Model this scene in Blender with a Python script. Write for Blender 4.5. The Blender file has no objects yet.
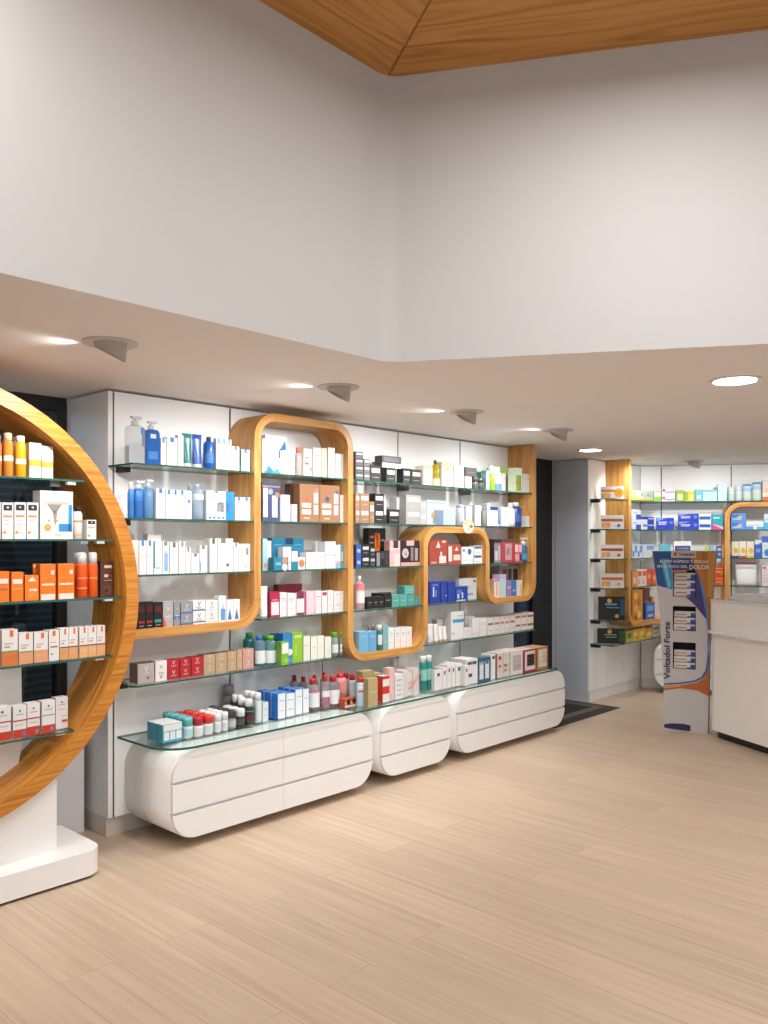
import bpy, bmesh, math, random
from mathutils import Vector, Matrix
random.seed(7)
SC = bpy.context.scene
COL = SC.collection
PI = math.pi
R = math.radians
# ---------------------------------------------------------------- geometry of the place
F_PX, CAM_H, HZ = 832.0, 1.55, 541.0        # focal length (px), eye height, horizon row of the level camera
TH = R(42.9)                                # heading of the display wall; the room is a hexagon (120 degree corners)
SOF = 2.347                                 # soffit height

class Frame:
    """a wall: origin, direction along it (d), direction out of it (n)"""
    def __init__(s, o, ang):
        s.o = Vector((o[0], o[1])); s.ang = ang
        s.d = Vector((math.sin(ang), math.cos(ang))); s.n = Vector((math.cos(ang), -math.sin(ang)))
        s.rz = math.atan2(s.d.y, s.d.x)
    def W(s, a, u, z=0.0):
        p = s.o + s.d * a + s.n * u
        return Vector((p.x, p.y, z))
    def unp(s, px, py, u):                  # photo point measured on the plane u metres off the wall
        k = (px - 384) / F_PX; q = s.o + s.n * u
        a = (k * q.y - q.x) / (s.d.x - k * s.d.y)
        return a, CAM_H - (py - HZ) / F_PX * (q.y + a * s.d.y)
    def flat(s, px, py, z):                 # photo point measured on the level z
        Y = F_PX * (CAM_H - z) / (py - HZ); r = Vector(((px - 384) / F_PX * Y, Y)) - s.o
        return r.dot(s.d), r.dot(s.n)

_Y0 = F_PX * CAM_H / 297.0
A = Frame((-276 / F_PX * _Y0, _Y0), TH)                     # display wall
SC_END = 6.098
_c = A.W(SC_END, 0)
B = Frame((_c.x, _c.y), TH + PI / 3)                        # back wall
# ---------------------------------------------------------------- materials
def lin(c): return tuple(((x / 12.92) if x <= .04045 else ((x + .055) / 1.055) ** 2.4) for x in c)
def hx(h): return lin(tuple(int(h[i:i + 2], 16) / 255 for i in (0, 2, 4))) + (1,)
_M = {}
def newmat(name):
    m = bpy.data.materials.new(name); m.use_nodes = True
    nt = m.node_tree; return m, nt, nt.nodes['Principled BSDF']
def paint(h, rough=.45, metal=0.0, spec=.5, emit=0.0):
    k = (h, rough, metal, emit)
    if k in _M: return _M[k]
    m, nt, p = newmat('paint_' + h)
    c = hx(h); k_ = .86 if min(c[:3]) > .6 else .95; p.inputs['Base Color'].default_value = (c[0] * k_, c[1] * k_, c[2] * k_, 1); p.inputs['Roughness'].default_value = rough
    p.inputs['Metallic'].default_value = metal
    if 'Specular IOR Level' in p.inputs: p.inputs['Specular IOR Level'].default_value = spec
    if emit:
        p.inputs['Emission Color'].default_value = hx(h); p.inputs['Emission Strength'].default_value = emit
    _M[k] = m; return m
def wallpaint(name, h, rough=.6, amt=.03, scale=6):
    m, nt, p = newmat(name)
    n = nt.nodes.new('ShaderNodeTexNoise'); n.inputs['Scale'].default_value = scale; n.inputs['Detail'].default_value = 4
    tc = nt.nodes.new('ShaderNodeTexCoord'); nt.links.new(tc.outputs['Object'], n.inputs['Vector'])
    r = nt.nodes.new('ShaderNodeMixRGB'); c = hx(h)
    r.inputs[1].default_value = tuple(x * (1 - amt) for x in c[:3]) + (1,); r.inputs[2].default_value = tuple(min(1, x * (1 + amt)) for x in c[:3]) + (1,)
    nt.links.new(n.outputs[0], r.inputs[0]); nt.links.new(r.outputs[0], p.inputs['Base Color'])
    p.inputs['Roughness'].default_value = rough
    return m
def wood(name, c0, c1, c2, sx=1.2, sy=26, rough=.42, coord='UV', wav=.5):
    m, nt, p = newmat(name); N = nt.nodes; L = nt.links
    tc = N.new('ShaderNodeTexCoord'); mp = N.new('ShaderNodeMapping'); mp.inputs['Scale'].default_value = (sx, sy, sy)
    L.new(tc.outputs[coord], mp.inputs[0])
    n1 = N.new('ShaderNodeTexNoise'); n1.inputs['Scale'].default_value = 1.0; n1.inputs['Detail'].default_value = 5; n1.inputs['Distortion'].default_value = .6
    L.new(mp.outputs[0], n1.inputs['Vector'])
    mp2 = N.new('ShaderNodeMapping'); mp2.inputs['Scale'].default_value = (sx * .5, sy * .2, sy * .2); L.new(tc.outputs[coord], mp2.inputs[0])
    n2 = N.new('ShaderNodeTexNoise'); n2.inputs['Scale'].default_value = 1.0; n2.inputs['Detail'].default_value = 2
    L.new(mp2.outputs[0], n2.inputs['Vector'])
    ml = N.new('ShaderNodeMath'); ml.operation = 'MULTIPLY'; ml.inputs[1].default_value = 9.0; L.new(n2.outputs[0], ml.inputs[0])
    fr = N.new('ShaderNodeMath'); fr.operation = 'PINGPONG'; fr.inputs[1].default_value = .5; L.new(ml.outputs[0], fr.inputs[0])
    mx = N.new('ShaderNodeMath'); mx.operation = 'MULTIPLY_ADD'; mx.inputs[1].default_value = wav; L.new(fr.outputs[0], mx.inputs[0]); L.new(n1.outputs[0], mx.inputs[2])
    cr = N.new('ShaderNodeValToRGB'); e = cr.color_ramp.elements
    e[0].position = .3; e[0].color = hx(c0); e[1].position = .85; e[1].color = hx(c2); x = e.new(.55); x.color = hx(c1)
    L.new(mx.outputs[0], cr.inputs[0]); L.new(cr.outputs[0], p.inputs['Base Color']); p.inputs['Roughness'].default_value = rough
    return m
def floor_mat():
    m, nt, p = newmat('pale_oak_planks'); N = nt.nodes; L = nt.links
    tc = N.new('ShaderNodeTexCoord'); mp = N.new('ShaderNodeMapping'); mp.inputs['Rotation'].default_value = (0, 0, 0)
    L.new(tc.outputs['UV'], mp.inputs[0])
    br = N.new('ShaderNodeTexBrick'); br.inputs['Scale'].default_value = 1.0; br.inputs['Brick Width'].default_value = 1.9; br.inputs['Row Height'].default_value = .21
    br.inputs['Mortar Size'].default_value = .0012; br.inputs['Color1'].default_value = (.15, .15, .15, 1); br.inputs['Color2'].default_value = (.85, .85, .85, 1); br.inputs['Mortar'].default_value = (0.0, 0.0, 0.0, 1)
    br.inputs['Bias'].default_value = 0.0; br.offset = .37
    L.new(mp.outputs[0], br.inputs['Vector'])
    m2 = N.new('ShaderNodeMapping'); m2.inputs['Scale'].default_value = (1.4, 34, 1); L.new(tc.outputs['UV'], m2.inputs[0])
    # shift the grain from plank to plank
    ad = N.new('ShaderNodeVectorMath'); ad.operation = 'ADD'; sc = N.new('ShaderNodeVectorMath'); sc.operation = 'SCALE'; sc.inputs['Scale'].default_value = 13.0
    L.new(br.outputs['Color'], sc.inputs[0]); L.new(m2.outputs[0], ad.inputs[0]); L.new(sc.outputs[0], ad.inputs[1])
    n1 = N.new('ShaderNodeTexNoise'); n1.inputs['Scale'].default_value = 1.0; n1.inputs['Detail'].default_value = 6; n1.inputs['Distortion'].default_value = .5; L.new(ad.outputs[0], n1.inputs['Vector'])
    cr = N.new('ShaderNodeValToRGB'); e = cr.color_ramp.elements
    e[0].position = .25; e[0].color = hx('b8a18a'); e[1].position = .75; e[1].color = hx('cdb9a2'); L.new(n1.outputs[0], cr.inputs[0])
    tone = N.new('ShaderNodeValToRGB'); t = tone.color_ramp.elements; t[0].position = 0; t[0].color = (.62, .58, .55, 1); t[1].position = 1; t[1].color = (1.04, 1.03, 1.02, 1)
    k = t.new(.14); k.color = (.9, .89, .88, 1)
    L.new(br.outputs['Color'], tone.inputs[0])
    mu = N.new('ShaderNodeMixRGB'); mu.blend_type = 'MULTIPLY'; mu.inputs[0].default_value = 1; L.new(cr.outputs[0], mu.inputs[1]); L.new(tone.outputs[0], mu.inputs[2])
    L.new(mu.outputs[0], p.inputs['Base Color']); p.inputs['Roughness'].default_value = .38
    return m
def glass(name, tint='f2f8f6', gl=.85, rough=0.0):
    m = bpy.data.materials.new(name); m.use_nodes = True; nt = m.node_tree; N = nt.nodes; L = nt.links; N.clear()
    o = N.new('ShaderNodeOutputMaterial'); t = N.new('ShaderNodeBsdfTransparent'); t.inputs[0].default_value = hx(tint)
    g = N.new('ShaderNodeBsdfGlossy'); g.inputs['Roughness'].default_value = rough; g.inputs[0].default_value = (gl, gl, gl, 1)
    f = N.new('ShaderNodeLayerWeight'); f.inputs['Blend'].default_value = .5
    w = N.new('ShaderNodeMath'); w.operation = 'POWER'; w.inputs[1].default_value = 4.5; L.new(f.outputs['Facing'], w.inputs[0])
    k = N.new('ShaderNodeMath'); k.operation = 'MULTIPLY_ADD'; k.inputs[1].default_value = .6; k.inputs[2].default_value = .035; L.new(w.outputs[0], k.inputs[0])
    x = N.new('ShaderNodeMixShader'); L.new(k.outputs[0], x.inputs[0]); L.new(t.outputs[0], x.inputs[1]); L.new(g.outputs[0], x.inputs[2]); L.new(x.outputs[0], o.inputs[0])
    return m
def clearplastic(h, a=.45):
    k = ('cl', h, a)
    if k in _M: return _M[k]
    m = bpy.data.materials.new('clear_' + h); m.use_nodes = True; nt = m.node_tree; N = nt.nodes; L = nt.links
    p = N['Principled BSDF']; p.inputs['Base Color'].default_value = hx(h); p.inputs['Roughness'].default_value = .15
    o = N['Material Output']; t = N.new('ShaderNodeBsdfTransparent'); t.inputs[0].default_value = hx(h)
    x = N.new('ShaderNodeMixShader'); x.inputs[0].default_value = a; L.new(t.outputs[0], x.inputs[1]); L.new(p.outputs[0], x.inputs[2]); L.new(x.outputs[0], o.inputs[0])
    _M[k] = m; return m

GLASS = glass('shelf_glass', 'f6faf8'); PANE = glass('window_glass', 'c8d4d8', .8)
GEDGE = paint('2f5f54', .15)
WHITE = wallpaint('white_lacquer', 'eeecea', .35, .01)
PANEL = wallpaint('white_panel', 'f6f6f6', .4, .012)
GREYP = wallpaint('pale_grey_panel', 'dcdcde', .45, .012)
WALLM = wallpaint('painted_wall', 'c8c7c6', .75, .012)
SOFM = wallpaint('painted_soffit', 'efeae7', .8, .012)
RIBW = wood('ribbon_oak', 'a66c33', 'c28945', 'd0a05e', 1.5, 34)
RINGW = wood('ring_oak', '945412', 'b87222', 'cb8a36', 1.5, 52, .45, 'UV', .6)
CEILW = wood('ceiling_pine', '9a6224', 'b67a34', 'c68d48', .8, 24, .5, 'UV', .9)
BLACK = paint('14110f', .4); NEAR = paint('201a17', .4)
STEEL = wallpaint('brushed_plinth', 'c9c2ba', .35, .03)
# ---------------------------------------------------------------- mesh building
class MB:
    def __init__(s): s.v = []; s.f = []; s.mi = []; s.mats = []; s.sm = []; s.uv = {}
    def m(s, mat):
        if mat not in s.mats: s.mats.append(mat)
        return s.mats.index(mat)
    def face(s, pts, mat, smooth=False, uv=None):
        b = len(s.v); s.v += [tuple(p) for p in pts]; s.f.append(list(range(b, b + len(pts)))); s.mi.append(s.m(mat)); s.sm.append(smooth)
        if uv: s.uv[len(s.f) - 1] = uv
    def idx(s, ids, mat, smooth=False): s.f.append(list(ids)); s.mi.append(s.m(mat)); s.sm.append(smooth)
    def box(s, x0, y0, z0, x1, y1, z1, mat, mats=None):
        # mats: dict face->material (front = -y, back, left, right, top, bottom)
        P = [(x0, y0, z0), (x1, y0, z0), (x1, y1, z0), (x0, y1, z0), (x0, y0, z1), (x1, y0, z1), (x1, y1, z1), (x0, y1, z1)]
        b = len(s.v); s.v += P; g = mats or {}
        for nm, q in (('front', (0, 1, 5, 4)), ('right', (1, 2, 6, 5)), ('back', (2, 3, 7, 6)), ('left', (3, 0, 4, 7)), ('top', (4, 5, 6, 7)), ('bottom', (3, 2, 1, 0))):
            s.idx([b + i for i in q], g.get(nm, mat))
    def lathe(s, prof, mat, seg=14, cx=0, cy=0, sx=1, sy=1, mats=None):
        # prof: list of (r, z); closed at both ends
        rings = []
        for r, z in prof:
            b = len(s.v); rings.append(b)
            s.v += [(cx + r * sx * math.cos(2 * PI * i / seg), cy + r * sy * math.sin(2 * PI * i / seg), z) for i in range(seg)]
        for k in range(len(rings) - 1):
            mm = mats[k] if mats else mat
            for i in range(seg):
                j = (i + 1) % seg; s.idx((rings[k] + i, rings[k] + j, rings[k + 1] + j, rings[k + 1] + i), mm, True)
        s.idx([rings[0] + i for i in reversed(range(seg))], mats[0] if mats else mat); s.idx([rings[-1] + i for i in range(seg)], mats[-1] if mats else mat)
    def prism(s, pts, z0, z1, mat, side=None, top=None, smooth=False):
        n = len(pts); b = len(s.v); s.v += [(x, y, z0) for x, y in pts] + [(x, y, z1) for x, y in pts]
        s.idx([b + i for i in reversed(range(n))], mat); s.idx([b + n + i for i in range(n)], top or mat)
        for i in range(n):
            j = (i + 1) % n; s.idx((b + i, b + j, b + n + j, b + n + i), side or mat, smooth)
    def prismy(s, pts, y0, y1, mat, front=None, smooth=False):     # outline in x,z (counter-clockwise seen from the front), extruded in y
        n = len(pts); b = len(s.v); s.v += [(x, y0, z) for x, z in pts] + [(x, y1, z) for x, z in pts]
        s.idx([b + i for i in range(n)], front or mat); s.idx([b + n + i for i in reversed(range(n))], mat)
        for i in range(n):
            j = (i + 1) % n; s.idx((b + j, b + i, b + n + i, b + n + j), mat, smooth)
    def mesh(s, name):
        me = bpy.data.meshes.new(name); me.from_pydata(s.v, [], s.f)
        for m in s.mats: me.materials.append(m)
        for p, i, q in zip(me.polygons, s.mi, s.sm): p.material_index = i; p.use_smooth = q
        if s.uv:
            ul = me.uv_layers.new(name='UVMap')
            for fi, uv in s.uv.items():
                for li, c in zip(me.polygons[fi].loop_indices, uv): ul.data[li].uv = c
        me.update(); return me
    def build(s, name, parent=None, loc=None, rz=0.0):
        o = bpy.data.objects.new(name, s.mesh(name)); COL.objects.link(o)
        if parent: o.parent = parent
        if loc is not None: o.location = loc
        if rz: o.rotation_euler = (0, 0, rz)
        return o
USED = {}
def tag(o, label, cat, group=None, kind=None):
    if label:
        n = len(label.replace(',', ' ').split())
        if not 4 <= n <= 16: print('LABEL LENGTH', n, label)
        if label in USED: print('DUP LABEL', label)
        USED[label] = o.name
        o['label'] = label
    if cat: o['category'] = cat
    if group: o['group'] = group
    if kind: o['kind'] = kind
    return o
def empty(name, loc, rz=0.0):
    o = bpy.data.objects.new(name, None); COL.objects.link(o); o.location = loc; o.rotation_euler = (0, 0, rz); o.empty_display_size = .1
    return o
def struct(o): o['kind'] = 'structure'; return o
def rrect(x0, z0, x1, z1, r, n=6, rs=None):
    """rounded rectangle, counter-clockwise; rs = radii for (bottom-left, bottom-right, top-right, top-left)"""
    rs = rs or (r, r, r, r); out = []
    for (cx, cz, a0, q) in ((x0, z0, PI, rs[0]), (x1, z0, 1.5 * PI, rs[1]), (x1, z1, 0, rs[2]), (x0, z1, .5 * PI, rs[3])):
        ox = cx + (q if cx == x0 else -q); oz = cz + (q if cz == z0 else -q)
        if q <= 0: out.append((cx, cz)); continue
        out += [(ox + q * math.cos(a0 + k * PI / 2 / n), oz + q * math.sin(a0 + k * PI / 2 / n)) for k in range(n + 1)]
    return out
_T = {}
def text_mesh(txt, size, bold=False):
    k = (txt, size)
    c = bpy.data.curves.new('txt', 'FONT'); c.body = txt; c.size = size; c.align_x = 'CENTER'; c.align_y = 'CENTER'; c.resolution_u = 2
    if bold: c.offset = size * .018
    o = bpy.data.objects.new('txt', c); COL.objects.link(o)
    dg = bpy.context.evaluated_depsgraph_get(); me = bpy.data.meshes.new_from_object(o.evaluated_get(dg))
    vs = [tuple(v.co) for v in me.vertices]; fs = [tuple(p.vertices) for p in me.polygons]
    bpy.data.objects.remove(o); bpy.data.curves.remove(c); bpy.data.meshes.remove(me)
    return vs, fs
def add_text(mb, txt, size, cx, z, y, mat, vertical=False, bold=False, sx=1.0):
    k = (txt, bold)
    if k not in _T: _T[k] = text_mesh(txt, 1.0, bold)
    vs, fs = _T[k]; b = len(mb.v)
    for x, yy, _ in vs:
        x *= size * sx; yy *= size
        mb.v.append((cx - yy, y, z + x) if vertical else (cx + x, y, z + yy))
    for f in fs: mb.idx([b + i for i in f], mat)
# ================================================================ THE SETTING
def world_poly(mb, pts, mat, uv=None): mb.face(pts, mat, False, uv)
# floor
mb = MB(); q = [(-7, -3.2), (-7, 9), (12, 9), (12, -3.2)]
mb.face([A.W(s, u, 0) for s, u in q], floor_mat(), False, [(u, s) for s, u in q])
fl = struct(mb.build('floor'))
# soffit (low ceiling around the edge of the room), its upright faces, and the timber ceiling above the middle
CS, CU, CZ = .53, 1.493, 3.617
E2 = (CS + .5 * 4.6, CU + .866 * 4.6)
rr = .13; tt = rr * math.tan(R(30))
arc = []
for k in range(9):
    a = R(90 - 60 + 0) ; 
cen = (CS - tt, CU + rr)      # arc centre on the room side; turns from the left face to the right face
for k in range(9):
    a = R(-90 + 60 * k / 8); arc.append((cen[0] + rr * math.cos(a), cen[1] + rr * math.sin(a)))
edge = [(-6, CU)] + arc + [E2]
mb = MB(); outer = [(-6, -.6), (6.35, -.6), (6.098 + .5 * 4.6 + .3, .866 * 4.6)]
mb.face([A.W(s, u, SOF) for s, u in outer[::1] + [E2] + arc[::-1] + [(-6, CU)]], SOFM)
mb.face([A.W(s, u, SOF + .12) for s, u in outer + [E2] + arc[::-1] + [(-6, CU)]][::-1], SOFM)
struct(mb.build('ceiling_soffit'))
def strip(name, pts, z0, z1, mat):
    mb = MB(); n = len(pts); mb.v = [tuple(A.W(s, u, z0)) for s, u in pts] + [tuple(A.W(s, u, z1)) for s, u in pts]
    for i in range(n - 1): mb.idx((i, i + 1, n + i + 1, n + i), mat, True)
    return struct(mb.build(name))
strip('wall_left', edge[:6], SOF, CZ + .02, WALLM)
strip('wall_right', edge[5:], SOF, CZ + .02, WALLM)
mb = MB(); hip = (CS - .5 * 4.4, CU + .866 * 4.4)
q = [(-6, CU - .02), (CS, CU - .02), hip, (-6, hip[1])]
mb.face([A.W(s, u, CZ) for s, u in q], CEILW, False, [(s, u) for s, u in q])
e3 = (E2[0] + .02, E2[1]); q = [(CS, CU - .02), e3, (e3[0] - 4.4, e3[1] + .5), hip]
c6, s6 = .5, .866
mb.face([A.W(s, u, CZ) for s, u in q], CEILW, False, [(s * c6 + u * s6 + 7.3, -s * s6 + u * c6) for s, u in q])
g = .004
mb.face([A.W(CS - .5 * k + o * .866, CU + .866 * k + o * .5, CZ - .0015) for k, o in ((0, -g), (0, g), (4.4, g), (4.4, -g))], paint('8f5c24'))
struct(mb.build('ceiling'))
# window wall on the far left: black frame, dark pane, a low white wall under it, night behind
def abox(mb, s0, u0, z0, s1, u1, z1, mat, fr=A, base=None):
    P = [fr.W(s, u, z) for z in (z0, z1) for s, u in ((s0, u0), (s1, u0), (s1, u1), (s0, u1))]
    b = len(mb.v); mb.v += [tuple(p) for p in P]
    for qd in ((0, 3, 2, 1), (4, 5, 6, 7), (0, 1, 5, 4), (1, 2, 6, 5), (2, 3, 7, 6), (3, 0, 4, 7)): mb.idx([b + i for i in qd][::-1], mat)
FRAMEM = paint('1a1512', .35)
mb = MB(); WM = A.unp(57, 541, -.455)[0]
abox(mb, WM, -.515, 0, -.002, -.455, SOF, FRAMEM)
abox(mb, -1.28, -.515, 0, -1.22, -.455, SOF, FRAMEM); abox(mb, -5.9, -.515, 2.275, WM, -.455, SOF, FRAMEM)
abox(mb, -5.9, -.515, .5, WM, -.455, .56, FRAMEM); abox(mb, -2.6, -.515, 0, -2.54, -.455, SOF, FRAMEM)
w1 = struct(mb.build('window_1'))
mb = MB(); abox(mb, -5.9, -.49, .5, WM, -.484, 2.3, PANE); o = struct(mb.build('window_pane', w1))
mb = MB(); abox(mb, -5.9, -.455, 0, -.034, -.19, .5, GREYP); struct(mb.build('wall_under_window'))
# outside: dark backdrop wall; its teal bands stand in for reflections in the panes
def night():
    m, nt, p = newmat('night_teal_bands'); N = nt.nodes; L = nt.links
    tc = N.new('ShaderNodeTexCoord'); w = N.new('ShaderNodeTexWave'); w.bands_direction = 'Z'; w.inputs['Scale'].default_value = 5.5; w.inputs['Distortion'].default_value = 1.5; w.inputs['Detail Scale'].default_value = .4
    L.new(tc.outputs['Object'], w.inputs['Vector']); c = N.new('ShaderNodeValToRGB'); e = c.color_ramp.elements
    e[0].color = hx('16202a'); e[1].color = hx('2f5a68'); e[0].position = .45; L.new(w.outputs[0], c.inputs[0]); L.new(c.outputs[0], p.inputs['Base Color']); p.inputs['Roughness'].default_value = .6
    return m
mb = MB(); abox(mb, -6, -2.6, 0, 6, -2.5, 3.2, night()); struct(mb.build('wall_across_street'))
# glazed street door between the two shelving units
mb = MB(); abox(mb, 4.60, -.44, 0, 4.955, -.37, SOF, paint('0e0c0b', .4)); abox(mb, 3.70, -.44, 2.27, 4.60, -.37, SOF, FRAMEM); abox(mb, 3.70, -.44, 0, 3.76, -.37, 2.27, FRAMEM); abox(mb, 3.76, -.44, 0, 4.60, -.37, .09, FRAMEM)
d1 = struct(mb.build('door_1'))
mb = MB(); abox(mb, 3.76, -.41, .09, 4.60, -.40, 2.27, paint('1f2f45', .12)); struct(mb.build('door_glass', d1))
# wall behind the corner unit
mb = MB(); abox(mb, -.35, -.25, 0, 4.6, -.03, SOF, GREYP, B); struct(mb.build('wall_back'))
mb = MB(); abox(mb, 5.03, -.5, 0, 6.25, -.03, SOF, GREYP); struct(mb.build('wall_corner'))
# recessed door mat
mb = MB()
abox(mb, 3.80, -.36, .0005, 4.95, .36, .006, paint('2b2523', .6)); abox(mb, 3.9, -.28, .006, 4.86, .25, .008, paint('5c544f', .7)); abox(mb, 3.97, -.2, .008, 4.78, .16, .0095, paint('221d1b', .9))
tag(mb.build('door_mat'), 'black framed entrance mat on the floor beside the white drawers', 'mat')

# ================================================================ FURNITURE
def thing(name, label, cat, fr, a, u, z=0.0, group=None):
    o = empty(name, fr.W(a, u, z), fr.rz); tag(o, label, cat, group); return o
class Loc:
    """adds shapes in wall coordinates (a, u, z) relative to a root standing at (a0, u0, z0); local y = -u"""
    def __init__(s, a0, u0, z0): s.a, s.u, s.z = a0, u0, z0
    def box(s, mb, a0, u0, z0, a1, u1, z1, mat, mats=None): mb.box(a0 - s.a, -(u1 - s.u), z0 - s.z, a1 - s.a, -(u0 - s.u), z1 - s.z, mat, mats)
    def pr(s, mb, pts, u0, u1, mat, front=None, smooth=False): mb.prismy([(x - s.a, z - s.z) for x, z in pts], -(u1 - s.u), -(u0 - s.u), mat, front, smooth)
def clip(poly, a, b, c):        # keep a*x + b*z <= c
    out = []
    for i in range(len(poly)):
        p, q = poly[i], poly[(i + 1) % len(poly)]
        dp, dq = a * p[0] + b * p[1] - c, a * q[0] + b * q[1] - c
        if dp <= 0: out.append(p)
        if dp * dq < 0: t = dp / (dp - dq); out.append((p[0] + t * (q[0] - p[0]), p[1] + t * (q[1] - p[1])))
    return out
def adopt(o, root, label=None):
    o.parent = root; o.matrix_parent_inverse = (Matrix.Translation(root.location) @ Matrix.Rotation(root.rotation_euler[2], 4, 'Z')).inverted()
    if label: o['label'] = label
    return o
UPR = paint('6f6c6a', .35, .6)
# ---- display wall unit
un = thing('shelving_unit', 'long white wall shelving unit with glass shelves, left of the entrance', 'shelving', A, 0, 0)
L0 = Loc(0, 0, 0)
mb = MB(); L0.box(mb, 0, -.45, .1, .026, 0, SOF - .012, GREYP, {'front': WHITE}); mb.build('side_panel', un)
seams = [.030, .78, 1.525, 2.264, 2.993, 3.742]
for i in range(5):
    mb = MB(); L0.box(mb, seams[i] + .007, -.03, .1, seams[i + 1] - .007, 0, SOF - .012, PANEL); mb.build('back_panel', un)
for x in seams[:5]:
    mb = MB(); L0.box(mb, x - .0065, -.03, .1, x + .0065, -.006, SOF - .02, UPR); mb.build('upright', un)
mb = MB(); L0.box(mb, -.0, -.36, 0, .02, -.02, .1, STEEL); L0.box(mb, .02, -.06, 0, 3.742, -.02, .1, STEEL); mb.build('plinth', un)
def shelf(root, L, a0, a1, z, depth=.25, pins=None, rl=.03, fr_u0=.002, name='glass_shelf', th=.009):
    mb = MB(); n = 5; pts = [(a0, fr_u0), (a1, fr_u0)]
    pts += [(a1 - .01 + .01 * math.cos(k * PI / 2 / n), depth - .01 + .01 * math.sin(k * PI / 2 / n)) for k in range(n + 1)]
    pts += [(a0 + rl - rl * math.sin(k * PI / 2 / n), depth - rl + rl * math.cos(k * PI / 2 / n)) for k in range(n + 1)]
    P = [(x - L.a, -(u - L.u)) for x, u in pts]
    mb.prism(P[::-1] if False else [P[i] for i in range(len(P))][::-1], z - th - L.z, z - L.z, GLASS, GEDGE)
    o = mb.build(name, root)
    for x in (pins or []):
        mb = MB(); L.box(mb, x - .018, fr_u0, z - th - .022 - .004, x + .018, .09, z - th, NEAR if x < .1 or x > 5 else UPR); mb.build('shelf_bracket', o)
    return o
V = [.788, 1.536, 2.279, 3.017, 3.672]; TK = .046; HT = TK / 2
Z1, Z2, Z3, Z4, Z5 = 1.944, 1.666, 1.378, 1.102, .820
e = HT + .002
for z in (Z1, Z2): shelf(un, L0, .0 if z == Z1 else -.01, V[0] - e, z, pins=[.06]); shelf(un, L0, V[0] + e, V[1] - e, z, rl=.005); shelf(un, L0, V[1] + e, V[4] - e, z, rl=.005, pins=[2.264, 2.993] if z == Z1 else None)
shelf(un, L0, -.01, V[0] - e, Z3, pins=[.06])
for i in range(4): shelf(un, L0, V[i] + e, V[i + 1] - e, Z3, rl=.005)
for i in range(3): shelf(un, L0, V[i] + e, V[i + 1] - e, Z4, rl=.005)
shelf(un, L0, .0, V[1] - e, Z5, pins=[.045, .78, 1.46]); shelf(un, L0, V[2] - .05, 3.69, Z5, rl=.005, pins=[2.99])
# ---- wooden wave ribbon
def fillet(path, r, n=7):
    out = [path[0]]
    for i in range(1, len(path) - 1):
        p0, p, p1 = Vector(path[i - 1]), Vector(path[i]), Vector(path[i + 1])
        a = (p0 - p).normalized(); b = (p1 - p).normalized(); s, e_ = p + a * r, p + b * r; c = p + a * r + b * r
        v0, v1 = s - c, e_ - c
        for k in range(n + 1):
            t = k / n * PI / 2; w = v0 * math.cos(t) + v1 * math.sin(t); out.append(tuple(c + w))
    out.append(path[-1]); return out
def ribbon(mb, fr, path, base, u0=.001, u1=.25, r=.135, th=TK, m0=0.0, m1=0.0, mat=None, uvo=0.0):
    mat = mat or RIBW; pts = [Vector(p) for p in fillet(path, r)]; n = len(pts); A_, B_ = [], []
    for i, p in enumerate(pts):
        t = (pts[min(i + 1, n - 1)] - pts[max(i - 1, 0)]).normalized(); nn = Vector((-t.y, t.x)) * th / 2
        A_.append(p + nn); B_.append(p - nn)
    ln = [uvo]
    for i in range(1, n): ln.append(ln[-1] + (pts[i] - pts[i - 1]).length)
    def W(i, q, u):
        a = q.x
        if i == 0: a += m0 * u
        if i == n - 1: a += m1 * u
        return fr.W(a, u, q.y) - base
    for i in range(n - 1):
        j = i + 1; a, b = ln[i], ln[j]
        mb.face([W(i, B_[i], u1), W(j, B_[j], u1), W(j, A_[j], u1), W(i, A_[i], u1)], mat, False, [(a, 0), (b, 0), (b, th), (a, th)])
        mb.face([W(i, A_[i], u0), W(j, A_[j], u0), W(j, B_[j], u0), W(i, B_[i], u0)], mat, False, [(a, 0), (b, 0), (b, th), (a, th)])
        mb.face([W(i, A_[i], u1), W(j, A_[j], u1), W(j, A_[j], u0), W(i, A_[i], u0)], mat, True, [(a, 1), (b, 1), (b, 1.25), (a, 1.25)])
        mb.face([W(i, B_[i], u0), W(j, B_[j], u0), W(j, B_[j], u1), W(i, B_[i], u1)], mat, True, [(a, 2), (b, 2), (b, 2.25), (a, 2.25)])
    for i in (0, n - 1):
        f_ = [W(i, B_[i], u0), W(i, B_[i], u1), W(i, A_[i], u1), W(i, A_[i], u0)]; mb.face(f_ if i else f_[::-1], mat, False, [(0, 0), (.25, 0), (.25, .05), (0, .05)])
    # joints of the veneer at the ends of the bends
    return pts
base = A.W(1.5, 0, .77); mb = MB()
ribbon(mb, A, [(-.03, 1.079), (V[0], 1.079), (V[0], 2.27), (V[1], 2.27), (V[1], .797), (V[2], .797), (V[2], 1.632), (V[3], 1.632), (V[3], 1.084), (V[4], 1.084), (V[4], SOF - .006)], base)
jm = paint('7d5426')
def joint(mb, s, z, vert):
    if vert: P = [(s - HT, z - .0012), (s + HT, z - .0012), (s + HT, z + .0012), (s - HT, z + .0012)]
    else: P = [(s - .0012, z - HT), (s + .0012, z - HT), (s + .0012, z + HT), (s - .0012, z + HT)]
    mb.face([A.W(a, .2506, b) - base for a, b in P], jm)
for i, (s, z0, z1) in enumerate(((V[0], 1.214, 2.135), (V[1], 2.135, .932), (V[2], .932, 1.497), (V[3], 1.497, 1.219), (V[4], 1.219, None))):
    for z in (z0, z1):
        if z: joint(mb, s, z, True)
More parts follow.
